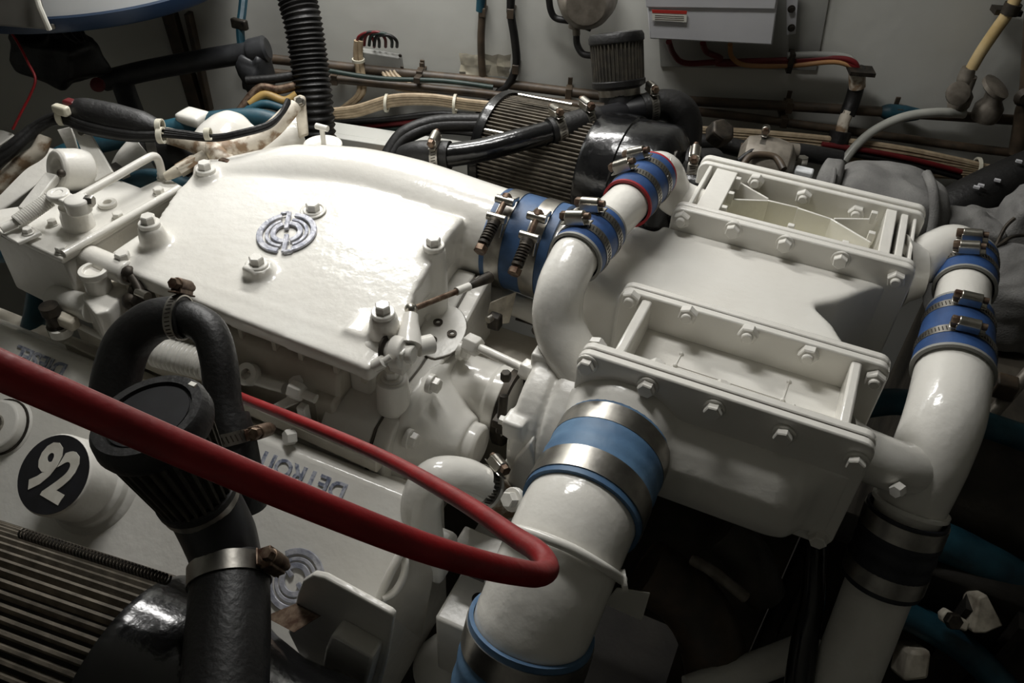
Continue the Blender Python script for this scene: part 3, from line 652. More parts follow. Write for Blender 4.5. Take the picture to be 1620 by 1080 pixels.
# ================================================================== near air filter, breather and hoses
A = PD(-150, 955, .87); Bq = PD(225, 1100, .80); ax = (Bq - A).normalized(); LF = (Bq - A).length
t = thing('air_filter', 'dark pleated air filter with a black end can in the lower left corner', 'air filter', A)
obj('pleated_element', pleated(A, ax, .107, .113, LF + .01, 66, .0082), PLEAT, t)
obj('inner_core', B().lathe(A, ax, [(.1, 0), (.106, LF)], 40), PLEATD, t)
b = B(); b.lathe(Bq, ax, [(.105, -.002), (.117, -.002), (.118, .006), (.115, .012), (.113, .04), (.106, .07), (.092, .10), (.080, .14), (.076, .22), (.05, .23)], 56)
obj('end_can', b, BLACKP, t)
obj('far_ring', B().ring(A, ax, .08, .116, .014, 44), BLACKP, t)
sp0, sp1 = PD(33, 843, .745), PD(266, 917, .715)
obj('retaining_spring', B().coil(sp0, sp1, .0042, .0011, 44, 5, 8), IRON, t)
tp = PD(237, 662, .672); bt = PD(318, 792, .742); ba = (bt - tp).normalized(); BL = (bt - tp).length
t = thing('breather_filter', 'black pleated breather filter standing on the near filter pipe, behind the red cable', 'air filter', bt)
obj('pleated_element', pleated(tp + ba * .012, ba, .046, .034, BL - .018, 30, .0055), PLEATM, t)
b = B(); b.lathe(tp, ba, [(.034, -.002), (.036, -.002), (.037, -.006), (.045, -.006), (.0485, -.001), (.0495, .010), (.047, .017), (.03, .018)], 44); obj('rubber_top', b, RUBBER, t)
obj('top_disc', B().lathe(tp, ba, [(.034, -.004), (.034, .01)], 40), PLASTIC, t)
obj('bottom_rim', B().lathe(tp + ba * (BL - .016), ba, [(.034, 0), (.0365, .002), (.0365, .008), (.031, .012)], 40), RUBBER, t)
obj('band', B().ring(tp + ba * (BL - .003), ba, .031, .0352, .007, 40), STEELB, t)
obj('chip', B().box(PD(305, 608, .664), (.006, .004, .002)), LABELW, t)
t = thing('breather_pipe', 'black pipe with a steel clamp under the breather filter', 'pipe', PD(360, 1060, .7))
n0 = PD(322, 797, .745); n1 = PD(348, 850, .75); n2 = PD(362, 900, .755)
obj('upper_pipe', B().tube([n0, n1, n2], [.0325, .0325, .030], 28), PLASTIC, t)
obj('rubber_boot', B().tube([PD(362, 893, .75), PD(364, 915, .742), PD(361, 1000, .712), PD(354, 1120, .675), PD(348, 1250, .64)], [.0325, .0345, .036, .036, .036], 30), RUBBER, t)
worm(t, PD(363, 910, .744), PD(363, 950, .730) - PD(362, 893, .75), .0358, R_ * .8 - F_ * .25, wd=.018, slots=False, hm=RUST)
t = thing('breather_hose', 'black rubber hose looping up behind the breather filter', 'hose', PD(360, 760, .85))
hl = [PD(178, 640, .86), PD(186, 590, .86), PD(205, 540, .86), PD(245, 507, .855), PD(292, 502, .85)]
obj('hose', B().tube(hl, [.0245, .0245, .024, .0225, .022], 24), RUBBER, t)
obj('pipe', B().tube([PD(280, 502, .853), PD(305, 506, .85), PD(332, 526, .845), PD(346, 570, .84), PD(354, 640, .835), PD(366, 690, .83)], [.0185, .0185, .0185, .0185, .0185, .019], 24), RUBBER, t)
worm(t, PD(284, 502, .852), PD(300, 504, .85) - PD(270, 502, .853), .0228, D_ * -1 + R_ * .5, wd=.010, hm=RUST)
obj('lower_hose', B().tube([PD(360, 660, .833), PD(370, 700, .83), PD(382, 760, .83), PD(390, 800, .84)], [.0215, .0225, .022, .021], 24), RUBBER, t)
worm(t, PD(370, 692, .83), PD(376, 720, .83) - PD(364, 670, .83), .0228, R_ + F_ * -.2, wd=.013, slots=True, hm=RUST)
# red cable in front of the lens
t = tag(obj('red_cable', B().tube([PD(-70, 552, .225), PD(0, 585, .23), PD(160, 655, .245), PD(340, 733, .262), PD(520, 808, .285), PD(660, 862, .305), PD(760, 892, .325), PD(820, 905, .345), PD(853, 908, .365), PD(866, 897, .385), PD(850, 872, .405), PD(810, 846, .44), PD(720, 786, .52), PD(600, 720, .66), PD(480, 668, .80), PD(385, 630, .90), PD(340, 610, .95)], .0056, 20, 10), RED), 'red rubber cable bent double across the foreground', 'cable')
# ================================================================== rods and fittings along the block side
t = thing('fuel_linkage', 'white control rod with fork and nut along the block above the red cable', 'linkage', PD(440, 625, 1.05))
obj('rod', B().tube([PD(240, 560, 1.08), PD(300, 575, 1.06), PD(385, 596, 1.04), PD(450, 614, 1.02)], .007, 12), WHITE, t)
obj('eye', B().ring(PD(393, 592, 1.03), V((0, -.6, .6)), .007, .0145, .012, 24), WHITE, t)
b = B(); b.prism([PD(430, 640, 1.01), PD(452, 628, 1.01), PD(456, 600, 1.01), PD(464, 594, 1.01), PD(470, 604, 1.01), PD(462, 640, 1.01), PD(440, 650, 1.01)], (.006, .006, 0)); obj('fork', b, WHITE, t, bevel=.001)
dd = PD(500, 632, 1.0) - PD(450, 612, 1.01)
obj('fork_nut', B().hexa(PD(460, 614, 1.0), dd, .012, .018), WHITE, t, bevel=.001)
obj('stud', B().tube([PD(470, 618, 1.0), PD(500, 631, .995)], .006, 12, 1), WHITE, t)
obj('clevis', B().box(PD(481, 655, 1.01), (.012, .012, .03)), WHITE2, t, bevel=.002)
obj('clevis_bolt', B().hexa(PD(465, 690, 1.01), V((-.4, -.7, .3)), .010, .012), WHITE2, t)
t = thing('bellows_hose', 'short ribbed white hose behind the breather loop', 'hose', PD(290, 570, 1.05))
bp0, bp1 = PD(248, 556, 1.06), PD(332, 578, 1.04); prof = []
for i in range(36): prof.append((.017 + (.0035 if i % 3 else 0), (bp1 - bp0).length * i / 35))
obj('hose', B().lathe(bp0, bp1 - bp0, prof, 22), WHITE2, t, angle=70)
obj('end_fitting', B().hexa(bp1, bp1 - bp0, .014, .02), WHITE2, t)
t = thing('control_rod', 'long thin white rod running below the filler casting to the breather hose', 'rod', PD(150, 525, 1.1))
obj('rod', B().tube([PD(108, 506, 1.1), PD(185, 545, 1.08), PD(260, 575, 1.06)], .0042, 10, 1), WHITE2, t)
obj('rod_sleeve', B().tube([PD(270, 578, 1.06), PD(325, 595, 1.05)], .008, 10, 1), DIRTY, t)
t = thing('solenoid', 'small dark bolt joint with a white collar left of the control rod', 'linkage', PD(95, 520, 1.1))
obj('pin', B().lathe(PD(94, 525, 1.1), UP, [(.013, 0), (.013, .012), (.010, .014), (.010, .03), (.012, .032), (.012, .045)], 18), IRON, t)
obj('pin_head', B().lathe(PD(84, 488, 1.095), UP, [(.008, -.004), (.008, .008)], 14), RUST, t)
obj('collar', B().ring(PD(96, 522, 1.095), UP, .009, .0145, .012, 22), WHITE2, t)
obj('joint', B().box(PD(107, 508, 1.085), (.03, .016, .018)), DIRTY, t, bevel=.004)
t = thing('side_rail', 'pale lower rail strips between block and rocker cover', 'engine part', (-.7, .57, -.3))
obj('strip', B().beam(PZ(130, 525, -.16), PZ(600, 735, -.16), .012, .02), GREYW, t, bevel=.002)
obj('strip', B().beam(PZ(110, 545, -.19), PZ(420, 690, -.19), .014, .02), GREYW, t, bevel=.002)
# filler casting with round cap
t = thing('filler_casting', 'white casting with a small round cap left of the air cover', 'engine part', PD(165, 490, 1.06))
zf = -.075
b = B(); pl = [PZ(*q, zf) for q in ((128, 470), (150, 497), (172, 492), (208, 450), (200, 438), (165, 448), (135, 455))]
b.prism([p + V((0, 0, -.07)) for p in pl], (0, 0, .07)); b.tube([PZ(150, 495, -.10), PZ(205, 455, -.10)], .014, 16, 1)
obj('body', b, WHITE, t, remesh=.003, smooth=6)
cp = PZ(158, 457, zf)
obj('neck', B().lathe(cp - V((0, 0, .01)), UP, [(.0165, 0), (.0165, .032), (.0185, .034), (.0185, .042), (.0125, .0425), (.0115, .038), (.004, .0375)], 32), WHITE, t, bevel=.0008)
obj('pipe', B().tube([PD(88, 470, 1.12), PD(120, 480, 1.1), PD(150, 490, 1.08)], .018, 20), WHITE2, t)
b = B(); 
for (px, py, r) in ((204, 432, .010), (214, 460, .009), (226, 466, .008), (218, 478, .011), (208, 476, .012)): b.ball(PD(px, py, 1.06), r)
b.tube([PD(205, 432, 1.06), PD(222, 462, 1.05), PD(212, 480, 1.05)], .006, 10)
obj('dark_fitting', b, IRON, t)
obj('stud', B().tube([PD(218, 462, 1.05), PD(234, 469, 1.04)], .006, 12, 1), STEEL, t)
t = thing('transfer_tube', 'plain white tube above the round filler cap', 'pipe', PD(165, 410, 1.06))
obj('tube', B().tube([PZ(122, 398, -.05), PZ(205, 433, -.05)], .0165, 22, 1), WHITE, t, bevel=.003)
obj('end_disc', B().lathe(PZ(205, 433, -.05), EX, [(.0115, -.002), (.011, .004)], 20), RUST, t)
obj('lug', B().box(PZ(214, 415, -.05), (.02, .02, .03)), WHITE2, t, bevel=.004)
fast('cap', PZ(196, 412, -.04), UP, t)
# ================================================================== governor box left of the cover
t = thing('governor_box', 'white governor box with a bolted lid at the left of the air cover', 'engine part', (-.93, .66, -.2))
zl = -.03
lid = [PZ(*q, zl) for q in ((96, 409), (289, 294), (261, 278), (222, 296), (190, 284), (100, 315), (0, 330), (-30, 350))]
b = B(); b.prism([p + V((0, 0, -.010)) for p in lid], (0, 0, .010)); obj('lid', b, WHITE, t, bevel=.0025)
c0 = sum(lid, V()) / len(lid)
b = B(); b.prism([c0 + (p - c0) * .96 + V((0, 0, -.115)) for p in lid], (0, 0, .104)); obj('box_body', b, WHITE2, t, bevel=.004)
obj('lid_rail', B().tube([PZ(100, 402, zl + .002), PZ(283, 298, zl + .002)], .0055, 12, 1), WHITE, t)
for q in ((99, 398), (188, 345), (252, 306), (258, 281)): fast('small', PZ(*q, zl + .0005), UP, t, s=1.2)
obj('oil_plug', B().ring(PZ(170, 322, zl + .003), UP, .006, .0125, .006, 24), WHITE2, t, bevel=.001)
pv = PZ(126, 357, zl); obj('pivot_post', B().lathe(pv, UP, [(.021, 0), (.020, .018), (.0175, .024), (.0175, .032)], 26), WHITE, t)
t = thing('governor_lever', 'white lever with a slotted eye and spring on the governor lid', 'lever', pv)
l0 = PZ(88, 308, .015); l1 = PZ(124, 326, .010)
b = B(); b.beam(l0, l1, .020, .012); b.lathe(l1 - V((0, 0, .008)), UP, [(.016, 0), (.016, .018), (.012, .02)], 20); b.ring(PZ(92, 308, .017), UP, .0055, .0145, .008, 24); b.tube([l1 + V((-.005, -.004, .003)), PZ(141, 316, .013)], .009, 16, 1)
obj('arm', b, WHITE, t, bevel=.002)
obj('clamp_bolt', B().hexa(PZ(136, 318, .016), R_, .008, .010), STEELB, t)
obj('spring', B().coil(PZ(80, 315, .006), PZ(26, 352, -.008), .0085, .0021, 17, 6, 10), WHITE2, t)
obj('spring_post', B().tube([PZ(30, 350, -.008), PZ(2, 362, -.01)], .006, 12, 1), WHITE2, t)
obj('bent_rod', B().tube([PZ(124, 312, .012), PZ(180, 281, .012), PZ(225, 255, .015), PZ(243, 247, .012), PZ(251, 255, .0), PZ(256, 275, -.02)], .0058, 14, 6), WHITE2, t)
t = thing('stop_bracket', 'dull white angle bracket at the left edge below the lever spring', 'bracket', PZ(35, 385, -.03))
obj('plate', B().prism([PZ(-20, 350, -.025), PZ(5, 375, -.025), PZ(30, 390, -.025), PZ(68, 372, -.025), PZ(20, 348, -.025)], (0, 0, .006)), WHITE2, t, bevel=.0015)
obj('web', B().prism([PZ(-20, 362, -.03), PZ(30, 389, -.03), PZ(30, 389, -.09), PZ(-20, 362, -.09)], (0, .006, 0)), WHITE2, t)
fast('small', PZ(45, 368, -.018), UP, t); fast('small', PZ(84, 355, zl), UP, t)
# ================================================================== things on the bulkhead
def wallpipe(name, label, pts, rpx, m, off=.03, clips=(), cat='pipe', clipm=None):
    t = thing(name, label, cat, PW(pts[0][0], pts[0][1], off)); P = [PW(x, y, off) for x, y in pts]
    r = rpx * 1.75 / FPX
    obj('pipe' if cat == 'pipe' else 'cable', B().tube(P, r, 14, 5), m, t)
    for (x, y) in clips:
        c = PW(x, y, off); b = B(); b.box(c + WN * (-off / 2 + r / 2), (.014, off + r, .006), (WU, WN, UP)); b.box(c, (.014, r * 2.3, r * 2.3), (WU, WN, UP)); b.box(c + UP * (r + .004) - WN * (off * .7), (.010, .004, .018), (WU, WN, UP))
        obj('pipe_clip', b, clipm or BROWN, t, bevel=.001)
    return t
wallpipe('wall_pipe', 'upper brown pipe running right along the back bulkhead', [(380, 88), (640, 116), (760, 128), (940, 150), (1080, 159), (1250, 168), (1400, 177), (1640, 192), (2150, 225)], 8, BROWN, .035, [(665, 118), (900, 146), (1248, 168), (1420, 178)])
wallpipe('wall_pipe', 'second dark pipe just below the upper pipe on the bulkhead', [(400, 112), (600, 132), (760, 148), (940, 168), (1107, 177), (1287, 200), (1430, 219), (1570, 238), (1800, 262), (2150, 300)], 7, BROWN, .055, [(530, 125), (1240, 192)])
wallpipe('wall_conduit', 'thin dark green conduit along the bulkhead under the terminal plate', [(520, 112), (600, 124), (700, 128), (780, 138)], 4, GREENP, .07, [(660, 126)])
wallpipe('riser_pipe', 'vertical brown and blue pipe on the bulkhead beside a plastic bag', [(768, -420), (764, -20), (763, 20), (761, 60), (762, 100), (765, 134)], 6, BROWN, .03, [(763, 18), (763, 128)])
wallpipe('riser_cable', 'black cable bundle hanging down the bulkhead in a dogleg', [(806, -420), (808, -20), (808, 20), (814, 60), (817, 100), (808, 128), (790, 145), (772, 165), (750, 190)], 6.5, RUBBER, .04, [(808, 20), (816, 108)], 'cable')
b = B(); b.lathe(PW(762, -10, .03), PW(761, 10, .03) - PW(762, -10, .03), [(.0105, 0), (.0105, .035)], 14)
tag(obj('blue_pipe_sleeve', b, TEAL), 'short blue sleeve on the vertical bulkhead pipe at the top edge', 'sleeve')
# valve between pipes
t = thing('pipe_joint', 'taped blue-green joint on the upper pipe at the right', 'pipe fitting', PW(1415, 180, .035))
obj('wrap', B().tube([PW(1393, 176, .035), PW(1405, 177, .035), PW(1430, 180, .035), PW(1455, 181, .035)], [.010, .017, .018, .011], 14), TEAL, t)
# terminal plate with wires
t = thing('terminal_box', 'small grey terminal plate screwed to the bulkhead', 'box', PW(605, 100, .02))
q = [PW(568, 74, .012), PW(636, 85, .012), PW(640, 111, .012), PW(572, 104, .012)]
obj('plate', B().prism(q, WN * .022), PGREY, t, bevel=.003)
for x, y in ((572, 79), (574, 100), (633, 88), (636, 107)): obj('screw', B().lathe(PW(x, y, .034), WN, [(.004, 0), (.003, .002)], 10), IRON, t)
def cable(name, label, pts, r, m, cat='cable', group=None, seg=10):
    return tag(obj(name, B().tube(pts, r, seg, 6), m), label, cat, group)
for i, (x0, x1, h, m, lab) in enumerate([(566, 592, 52, DRED, 'dark red wire arching into the terminal plate'), (572, 600, 50, RUBBER, 'first black wire arching into the terminal plate'), (578, 610, 49, DRED, 'second dark red wire arching over the terminal plate'), (586, 620, 50, GREENP, 'green wire arching over the terminal plate'), (594, 628, 52, RUBBER, 'rightmost black wire arching over the terminal plate')]):
    cable('wire', lab, [PW(x0 - 2, 72, .04), PW(x0 + 2, h + 6, .045), PW((x0 + x1) / 2 + 4, h + i, .045), PW(x1 - 1, h + 12, .04), PW(x1, 74, .022)], .0035, m)
def bundle(name, label, paths, r, m, cat='cable bundle', ties=()):
    t = thing(name, label, cat, paths[0][0])
    for p in paths: obj('strand', B().tube(p, r, 8, 5), m, t)
    for c, ax, rr in ties: obj('tie', B().ring(c, ax, rr * .8, rr, .006, 20), TIE, t)
    return t
bundle('tan_cable_drop', 'two tan cables dropping past the left side of the terminal plate', [[PW(564 + d, 64, .045), PW(563 + d, 90, .045), PW(568 + d, 125, .05), PW(566 + d, 150, .06), PW(540 + d, 172, .06)] for d in (0, 7)], .006, TAN, ties=[(PW(567, 95, .047), UP, .014)])
bundle('tan_cable_fan', 'tan cables fanning from under the terminal plate to the right', [[PW(605 + 6 * i, 112, .04), PW(612 + 7 * i, 124, .05), PW(628 + 10 * i, 140 - i, .055), PW(690, 150 + i, .06)] for i in range(4)], .0045, TAN)
bundle('tan_trunk_cables', 'thick bundle of tan cables sweeping along the bulkhead left of the far filter', [[PW(500, 176 + i * 3, .08), PW(560, 170 + 3.5 * i, .085), PW(620, 153 + 3.5 * i, .09), PW(680, 152 + 3 * i, .09), PW(740, 160 + 3 * i, .09), PW(800, 166 + 3 * i, .09)] for i in (0, 1, 2.4, 3.6)], .0058, TAN, ties=[(PW(720, 165, .09), WU, .022), (PW(612, 163, .09), WU, .02)])
bundle('tan_trunk_cables', 'thick fan of tan cables along the bulkhead behind the grey blanket', [[PW(1085, 203 + 4 * i, .09), PW(1180, 208 + 4 * i, .10), PW(1313, 220 + 5 * i, .10), PW(1420, 234 + 6 * i, .10), PW(1510, 252 + 4 * i, .09), PW(1600, 272 + 2.5 * i, .08), PW(1900, 330 + 3 * i, .07)] for i in (0, 1, 2.2, 3, 4.3, 5.2, 6.6)], .007, TAN, ties=[(PW(1545, 265, .09), WU, .022)])
for i, (m, dy, lab) in enumerate(((DRED, 0, 'dark red cable lying across the tan bundle at the right'), (RUBBER, 9, 'black cable under the tan bundle at the right'))):
    cable('loose_cable', lab, [PW(1300, 228 + dy, .115), PW(1380, 240 + dy, .12), PW(1450, 254 + dy, .12), PW(1520, 272 + dy, .11)], .006, m)
for i in range(4):
    cable('low_cable', ('topmost', 'second', 'third', 'lowest')[i] + ' of four dark cables under the tan trunk left of the far filter', [PW(505, 196 + 7 * i, .06), PW(600, 190 + 8 * i, .07), PW(700, 180 + 9 * i, .075), PW(790, 190 + 9 * i, .08)], .007, (RUBBER, DRED, GREENP, RUBBER)[i])
# plastic bag
b = B(); rb = random.Random(4); nx, ny = 9, 5; g = []
for j in range(ny):
    for i in range(nx):
        g.append(PW(727 + 80 * i / (nx - 1) + rb.uniform(-2, 2), 86 + 34 * j / (ny - 1) + rb.uniform(-2, 2) + 2 * i / nx, .012 + rb.uniform(0, .016)))
b.add(g + [p - WN * .002 for p in g], [f for j in range(ny - 1) for i in range(nx - 1) for f in ((j * nx + i, j * nx + i + 1, (j + 1) * nx + i + 1, (j + 1) * nx + i), tuple(nx * ny + k for k in ((j + 1) * nx + i, (j + 1) * nx + i + 1, j * nx + i + 1, j * nx + i)))])
tag(obj('plastic_bag', b, BAGP), 'crumpled clear plastic bag stuck behind the vertical pipe', 'bag')
# bulkhead lamp cut by the top edge
t = thing('bulkhead_lamp', 'round grey bulkhead fitting with a conduit at the top edge', 'lamp', PW(928, 5, .05))
cl = PW(930, -12, .03); b = B(); b.lathe(cl, WN, [(.062, 0), (.062, .02), (.058, .03), (.054, .06), (.04, .08)], 36); obj('body', b, BRONZE, t, bevel=.002)
obj('conduit_nut', B().lathe(PW(911, 28, .055), UP, [(.014, -.02), (.014, .015), (.018, .017), (.018, .03)], 16), BRONZE, t)
obj('conduit', B().tube([PW(911, 30, .055), PW(912, 55, .055)], .008, 12, 1), BRONZE, t)
obj('lead', B().tube([PW(912, 50, .055), PW(913, 70, .06), PW(922, 85, .07), PW(938, 88, .08)], .007, 10), RUBBER, t)
obj('lead', B().tube([PW(868, -10, .04), PW(871, 15, .04), PW(880, 29, .04), PW(905, 34, .045), PW(935, 45, .04)], .007, 10), RUBBER, t)
# electric box
t = thing('electric_box', 'grey metal electrical box with a red warning label at the top edge', 'box', PW(1150, 40, .05))
bk = [PW(1070, -120, .004), PW(1335, -120, .004), PW(1296, 84, .004), PW(1040, 70, .004)]
obj('back_plate', B().prism([PW(1030, -130, .0), PW(1330, -110, .0), PW(1291, 110, .0), PW(1045, 104, .0)], WN * .006), PGREY, t, bevel=.001)
fo = .17
def FB(px, py): return PW(px, py, fo)
f4 = [FB(1018, -60), FB(1236, -40), FB(1222, 72), FB(1028, 62)]
b4 = [p - WN * (fo - .02) for p in f4]
b = B(); b.loft([b4, f4]); obj('case', b, GREYB, t, bevel=.003)
obj('lid_fold', B().prism([FB(1017, -60), FB(1237, -45), FB(1226, 14), FB(1022, 11)], WN * .004), GREYB, t, bevel=.002)
lg = [PW(1244, -30, .03), PW(1264, -30, .03), PW(1258, 52, .03), PW(1244, 54, .03)]
obj('mount_ear', B().prism(lg, WN * .006), GREYB, t, bevel=.001)
for q in ((1252, 14), (1252, 44)): fast('small', PW(*q, .036), WN, t, IRON)
def FL(px, py): return PW(px, py, fo + .0045)
o = obj('warning_label', B().prism([FL(1031, 15), FL(1087, 17), FL(1086, 35), FL(1032, 32)], WN * .0006), LABELW, t); o['label'] = 'white warning label with a red header'
obj('label_header', B().prism([FL(1031, 15), FL(1087, 17), FL(1086, 22), FL(1032, 20)], WN * .0012), REDPRINT, o)
for k in range(3): obj('print_line', B().prism([FL(1036, 23.5 + 3 * k), FL(1082, 25.5 + 3 * k), FL(1082, 26.6 + 3 * k), FL(1036, 24.6 + 3 * k)], WN * .001), BRONZE, o)
# wires leaving the electric box
def wires(y): return [PW(1058, 66, .10), PW(1066, 86 + y, .06), PW(1085, 100 + y * .4, .05), PW(1140, 98 + y, .045), PW(1250, 95 + y, .04), PW(1320, 92 + y * 1.5, .045), PW(1350, 98 + y * 2, .05), PW(1357, 112, .05)]
cable('box_wire', 'dark red wire leaving under the electrical box', wires(0), .006, DRED)
cable('box_wire', 'second red wire looping below the electrical box', [PW(1112, 68, .10), PW(1118, 82, .06), PW(1140, 92, .05)] + wires(3)[3:], .006, DRED)
cable('box_wire', 'orange wire below the red wires under the electrical box', [PW(1155, 70, .08), PW(1158, 90, .05), PW(1180, 103, .05), PW(1250, 104, .045), PW(1320, 98, .05), PW(1352, 108, .05)], .005, ORANGE)
cable('box_wire', 'grey cable lying above the red wires right of the electrical box', [PW(1245, 88, .04), PW(1300, 87, .04), PW(1340, 91, .04), PW(1356, 106, .045)], .007, PGREY)
t = thing('cable_trunk', 'taped black wire bundle dropping down the bulkhead on the right', 'cable bundle', PW(1340, 170, .06))
obj('strand', B().tube([PW(1356, 108, .05), PW(1356, 130, .05), PW(1350, 155, .055), PW(1340, 182, .07)], .016, 14), RUBBER, t)
obj('strand', B().tube([PW(1342, 176, .07), PW(1334, 195, .08), PW(1330, 215, .09)], .0125, 12), TAPE, t)
obj('strand', B().tube([PW(1330, 208, .09), PW(1324, 230, .10), PW(1314, 255, .11)], .022, 12), RUBBER, t)
obj('strand', B().tube([PW(1356, 112, .055), PW(1356, 138, .055)], .0165, 12), TAPE, t)
obj('clamp', B().box(PW(1362, 112, .06), (.05, .04, .008), (WU, WN, UP)), IRON, t)
obj('clamp', B().box(PW(1250, 97, .04), (.010, .03, .04), (WU, WN, UP)), IRON, t)
# valves and tubes on the right
t = thing('gate_valve', 'grey bronze valve with a round handle under the amber tube', 'valve', PW(1520, 165, .06))
vb = PW(1516, 165, .06)
obj('body', B().lathe(PW(1513, 172, .06), UP, [(.018, 0), (.022, .01), (.022, .03), (.015, .04), (.014, .07)], 18), BRONZE, t)
obj('tail', B().tube([PW(1520, 150, .06), PW(1527, 125, .06), PW(1533, 107, .06)], [.012, .016, .013], 14), BRONZE, t)
obj('handle', B().lathe(PW(1513, 148, .09), WN + UP * .5, [(.020, 0), (.023, .004), (.023, .010), (.012, .014)], 18), BRONZE, t)
t = thing('gate_valve', 'grey bronze valve with a tilted handle, right of the other valve', 'valve', PW(1565, 185, .06))
obj('body', B().lathe(PW(1556, 190, .06), UP, [(.024, 0), (.028, .01), (.028, .03), (.018, .045), (.018, .06)], 18), BRONZE, t)
obj('handle', B().lathe(PW(1569, 143, .08), WN * .3 + UP * .9 + WU * .4, [(.024, 0), (.03, .004), (.03, .012), (.012, .016)], 18), BRONZE, t)
cable('amber_tube', 'amber clear tube rising from the valve to the top right corner', [PW(1537, 108, .06), PW(1552, 82, .06), PW(1575, 48, .06), PW(1596, 18, .06), PW(1612, -15, .06), PW(1650, -120, .06), PW(1660, -400, .06)], .0115, AMBER, 'hose')
t = thing('tube_clip', 'black clip holding the amber tube at the top right', 'clip', PW(1603, 12, .05)); obj('strap', B().ring(PW(1600, 14, .06), PW(1612, -15, .06) - PW(1596, 18, .06), .011, .016, .02, 20), IRON, t); obj('foot', B().box(PW(1592, 17, .03), (.05, .03, .01), (WU, WN, UP)), IRON, t)
cable('clear_tube', 'milky clear tube curving from the valve down behind the blanket', [PW(1526, 180, .07), PW(1480, 178, .08), PW(1430, 185, .09), PW(1385, 205, .10), PW(1355, 230, .12), PW(1335, 255, .14)], .0095, CLEAR, 'hose')
t = thing('dark_riser', 'dark vertical pipe at the right edge by the valves', 'pipe', PW(1625, 220, .08)); obj('pipe', B().tube([PW(1660, -300, .08), PW(1632, 120, .08), PW(1622, 180, .08), PW(1612, 240, .08)], .02, 14), BROWN, t); obj('cap', B().lathe(PW(1618, 150, .09), WN, [(.014, 0), (.02, .01), (.012, .02)], 14), IRON, t)
# black ribbed hose
pts = crom([PD(440, -220, 1.5), PD(462, -40, 1.58), PD(478, 30, 1.6), PD(488, 90, 1.62), PD(496, 150, 1.64), PD(503, 225, 1.68)], 30); rr = [.036 + .0025 * math.sin(i * 1.57) for i in range(len(pts))]
tag(obj('ribbed_hose', B().tube(pts, rr, 24, 1), RUBBER, angle=80), 'thick black ribbed hose hanging down the bulkhead', 'hose')
# cabinet ledge behind the engine
t = thing('bed_plate', 'pale painted bed plate behind the engine below the tan cables', 'ledge', PW(640, 300, .15))
led = [PW(500, 188, .10), PW(790, 232, .10)]
b = B(); b.prism([led[0], led[1], led[1] + WN * .05, led[0] + WN * .05], (0, 0, -.004)); obj('top', b, WALL, t, bevel=.002)
b = B(); b.prism([led[0] + WN * .05, led[1] + WN * .05, led[1] + WN * .07, led[0] + WN * .07], (0, 0, -.18)); obj('face', b, WALL, t, bevel=.002)
for i in range(2):
    cable('arched_hose', ('outer', 'inner')[i] + ' of two black hoses arching beside the far air filter', [PD(604 + 10 * i, 262, 1.52), PD(620 + 8 * i, 232, 1.52), PD(642 + 8 * i, 208 + 6 * i, 1.52), PD(690, 192 + 8 * i, 1.52), PD(760, 190 + 8 * i, 1.5)], .012, RUBBER, 'hose')
tag(obj('orange_block', B().span(tuple(PW(600, 255, .17) - V((.06, .02, .05))), tuple(PW(600, 255, .17) + V((.06, .02, .004)))), ORANGE, bevel=.002), 'orange strip peeking out behind the air cover', 'block')
# ================================================================== far air filter group
fc = PD(845, 262, 1.40); fa = (EX + V((0, .05, .0))).normalized(); Lf = .20; f0 = fc - fa * (Lf * .55)
f0 = PD(795, 238, 1.46); f1 = PD(950, 275, 1.385); fa = (f1 - f0).normalized(); Lf = (f1 - f0).length
t = thing('air_filter', 'brown pleated air filter in black housing behind the air duct', 'air filter', f0)
obj('pleated_element', pleated(f0, fa, .096, .099, Lf, 84, .006), PLEAT, t)
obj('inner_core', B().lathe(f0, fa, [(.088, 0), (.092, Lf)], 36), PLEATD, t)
obj('end_ring', B().lathe(f0 - fa * .012, fa, [(.06, 0), (.099, 0), (.103, .006), (.101, .018), (.09, .019)], 44), BLACKP, t)
obj('end_can', B().lathe(f1 - fa * .006, fa, [(.09, 0), (.102, 0), (.105, .006), (.105, .058), (.1025, .060), (.1025, .118), (.098, .128), (.075, .142), (.06, .15), (.055, .19)], 48), BLACKP, t)
for q0, q1 in (((820, 150), (905, 166)), ((765, 205), (820, 216))): obj('retaining_spring', B().tube([PD(q0[0], q0[1], 1.37), PD(q1[0], q1[1], 1.34)], .003, 8, 1), STEEL, t)
t = thing('breather_filter', 'black cylindrical breather filter with a domed top by the electrical box', 'air filter', PD(977, 140, 1.36))
ft = PD(975, 62, 1.36); fb = PD(979, 133, 1.385); fx = (fb - ft).normalized(); FLn = (fb - ft).length
obj('pleated_element', pleated(ft, fx, .0445, .043, FLn, 40, .004), PLEATM, t)
obj('rubber_top', B().lathe(ft, fx, [(.030, -.010), (.032, -.008), (.034, -.011), (.043, -.010), (.0462, -.004), (.0462, .004), (.043, .007)], 40), RUBBER, t)
obj('bottom_rim', B().lathe(fb - fx * .008, fx, [(.042, 0), (.045, .002), (.045, .01), (.034, .016)], 36), RUBBER, t)
obj('band', B().ring(fb + fx * .012, fx, .03, .035, .012, 36), STEELB, t)
t = thing('breather_tee', 'black tee pipe under the far breather filter', 'pipe', PD(980, 240, 1.4))
obj('stem', B().tube([fb + fx * .004, PD(981, 165, 1.385), PD(984, 250, 1.40)], .0265, 24), PLASTIC, t)
obj('flange', B().ring(fb + fx * .022, fx, .025, .0345, .008, 32), PLASTIC, t)
obj('arm', B().tube([PD(985, 180, 1.37), PD(950, 188, 1.35), PD(920, 195, 1.335)], .020, 22), PLASTIC, t)
obj('arm', B().tube([PD(985, 178, 1.38), PD(1020, 172, 1.38), PD(1045, 170, 1.385)], .0215, 22), PLASTIC, t)
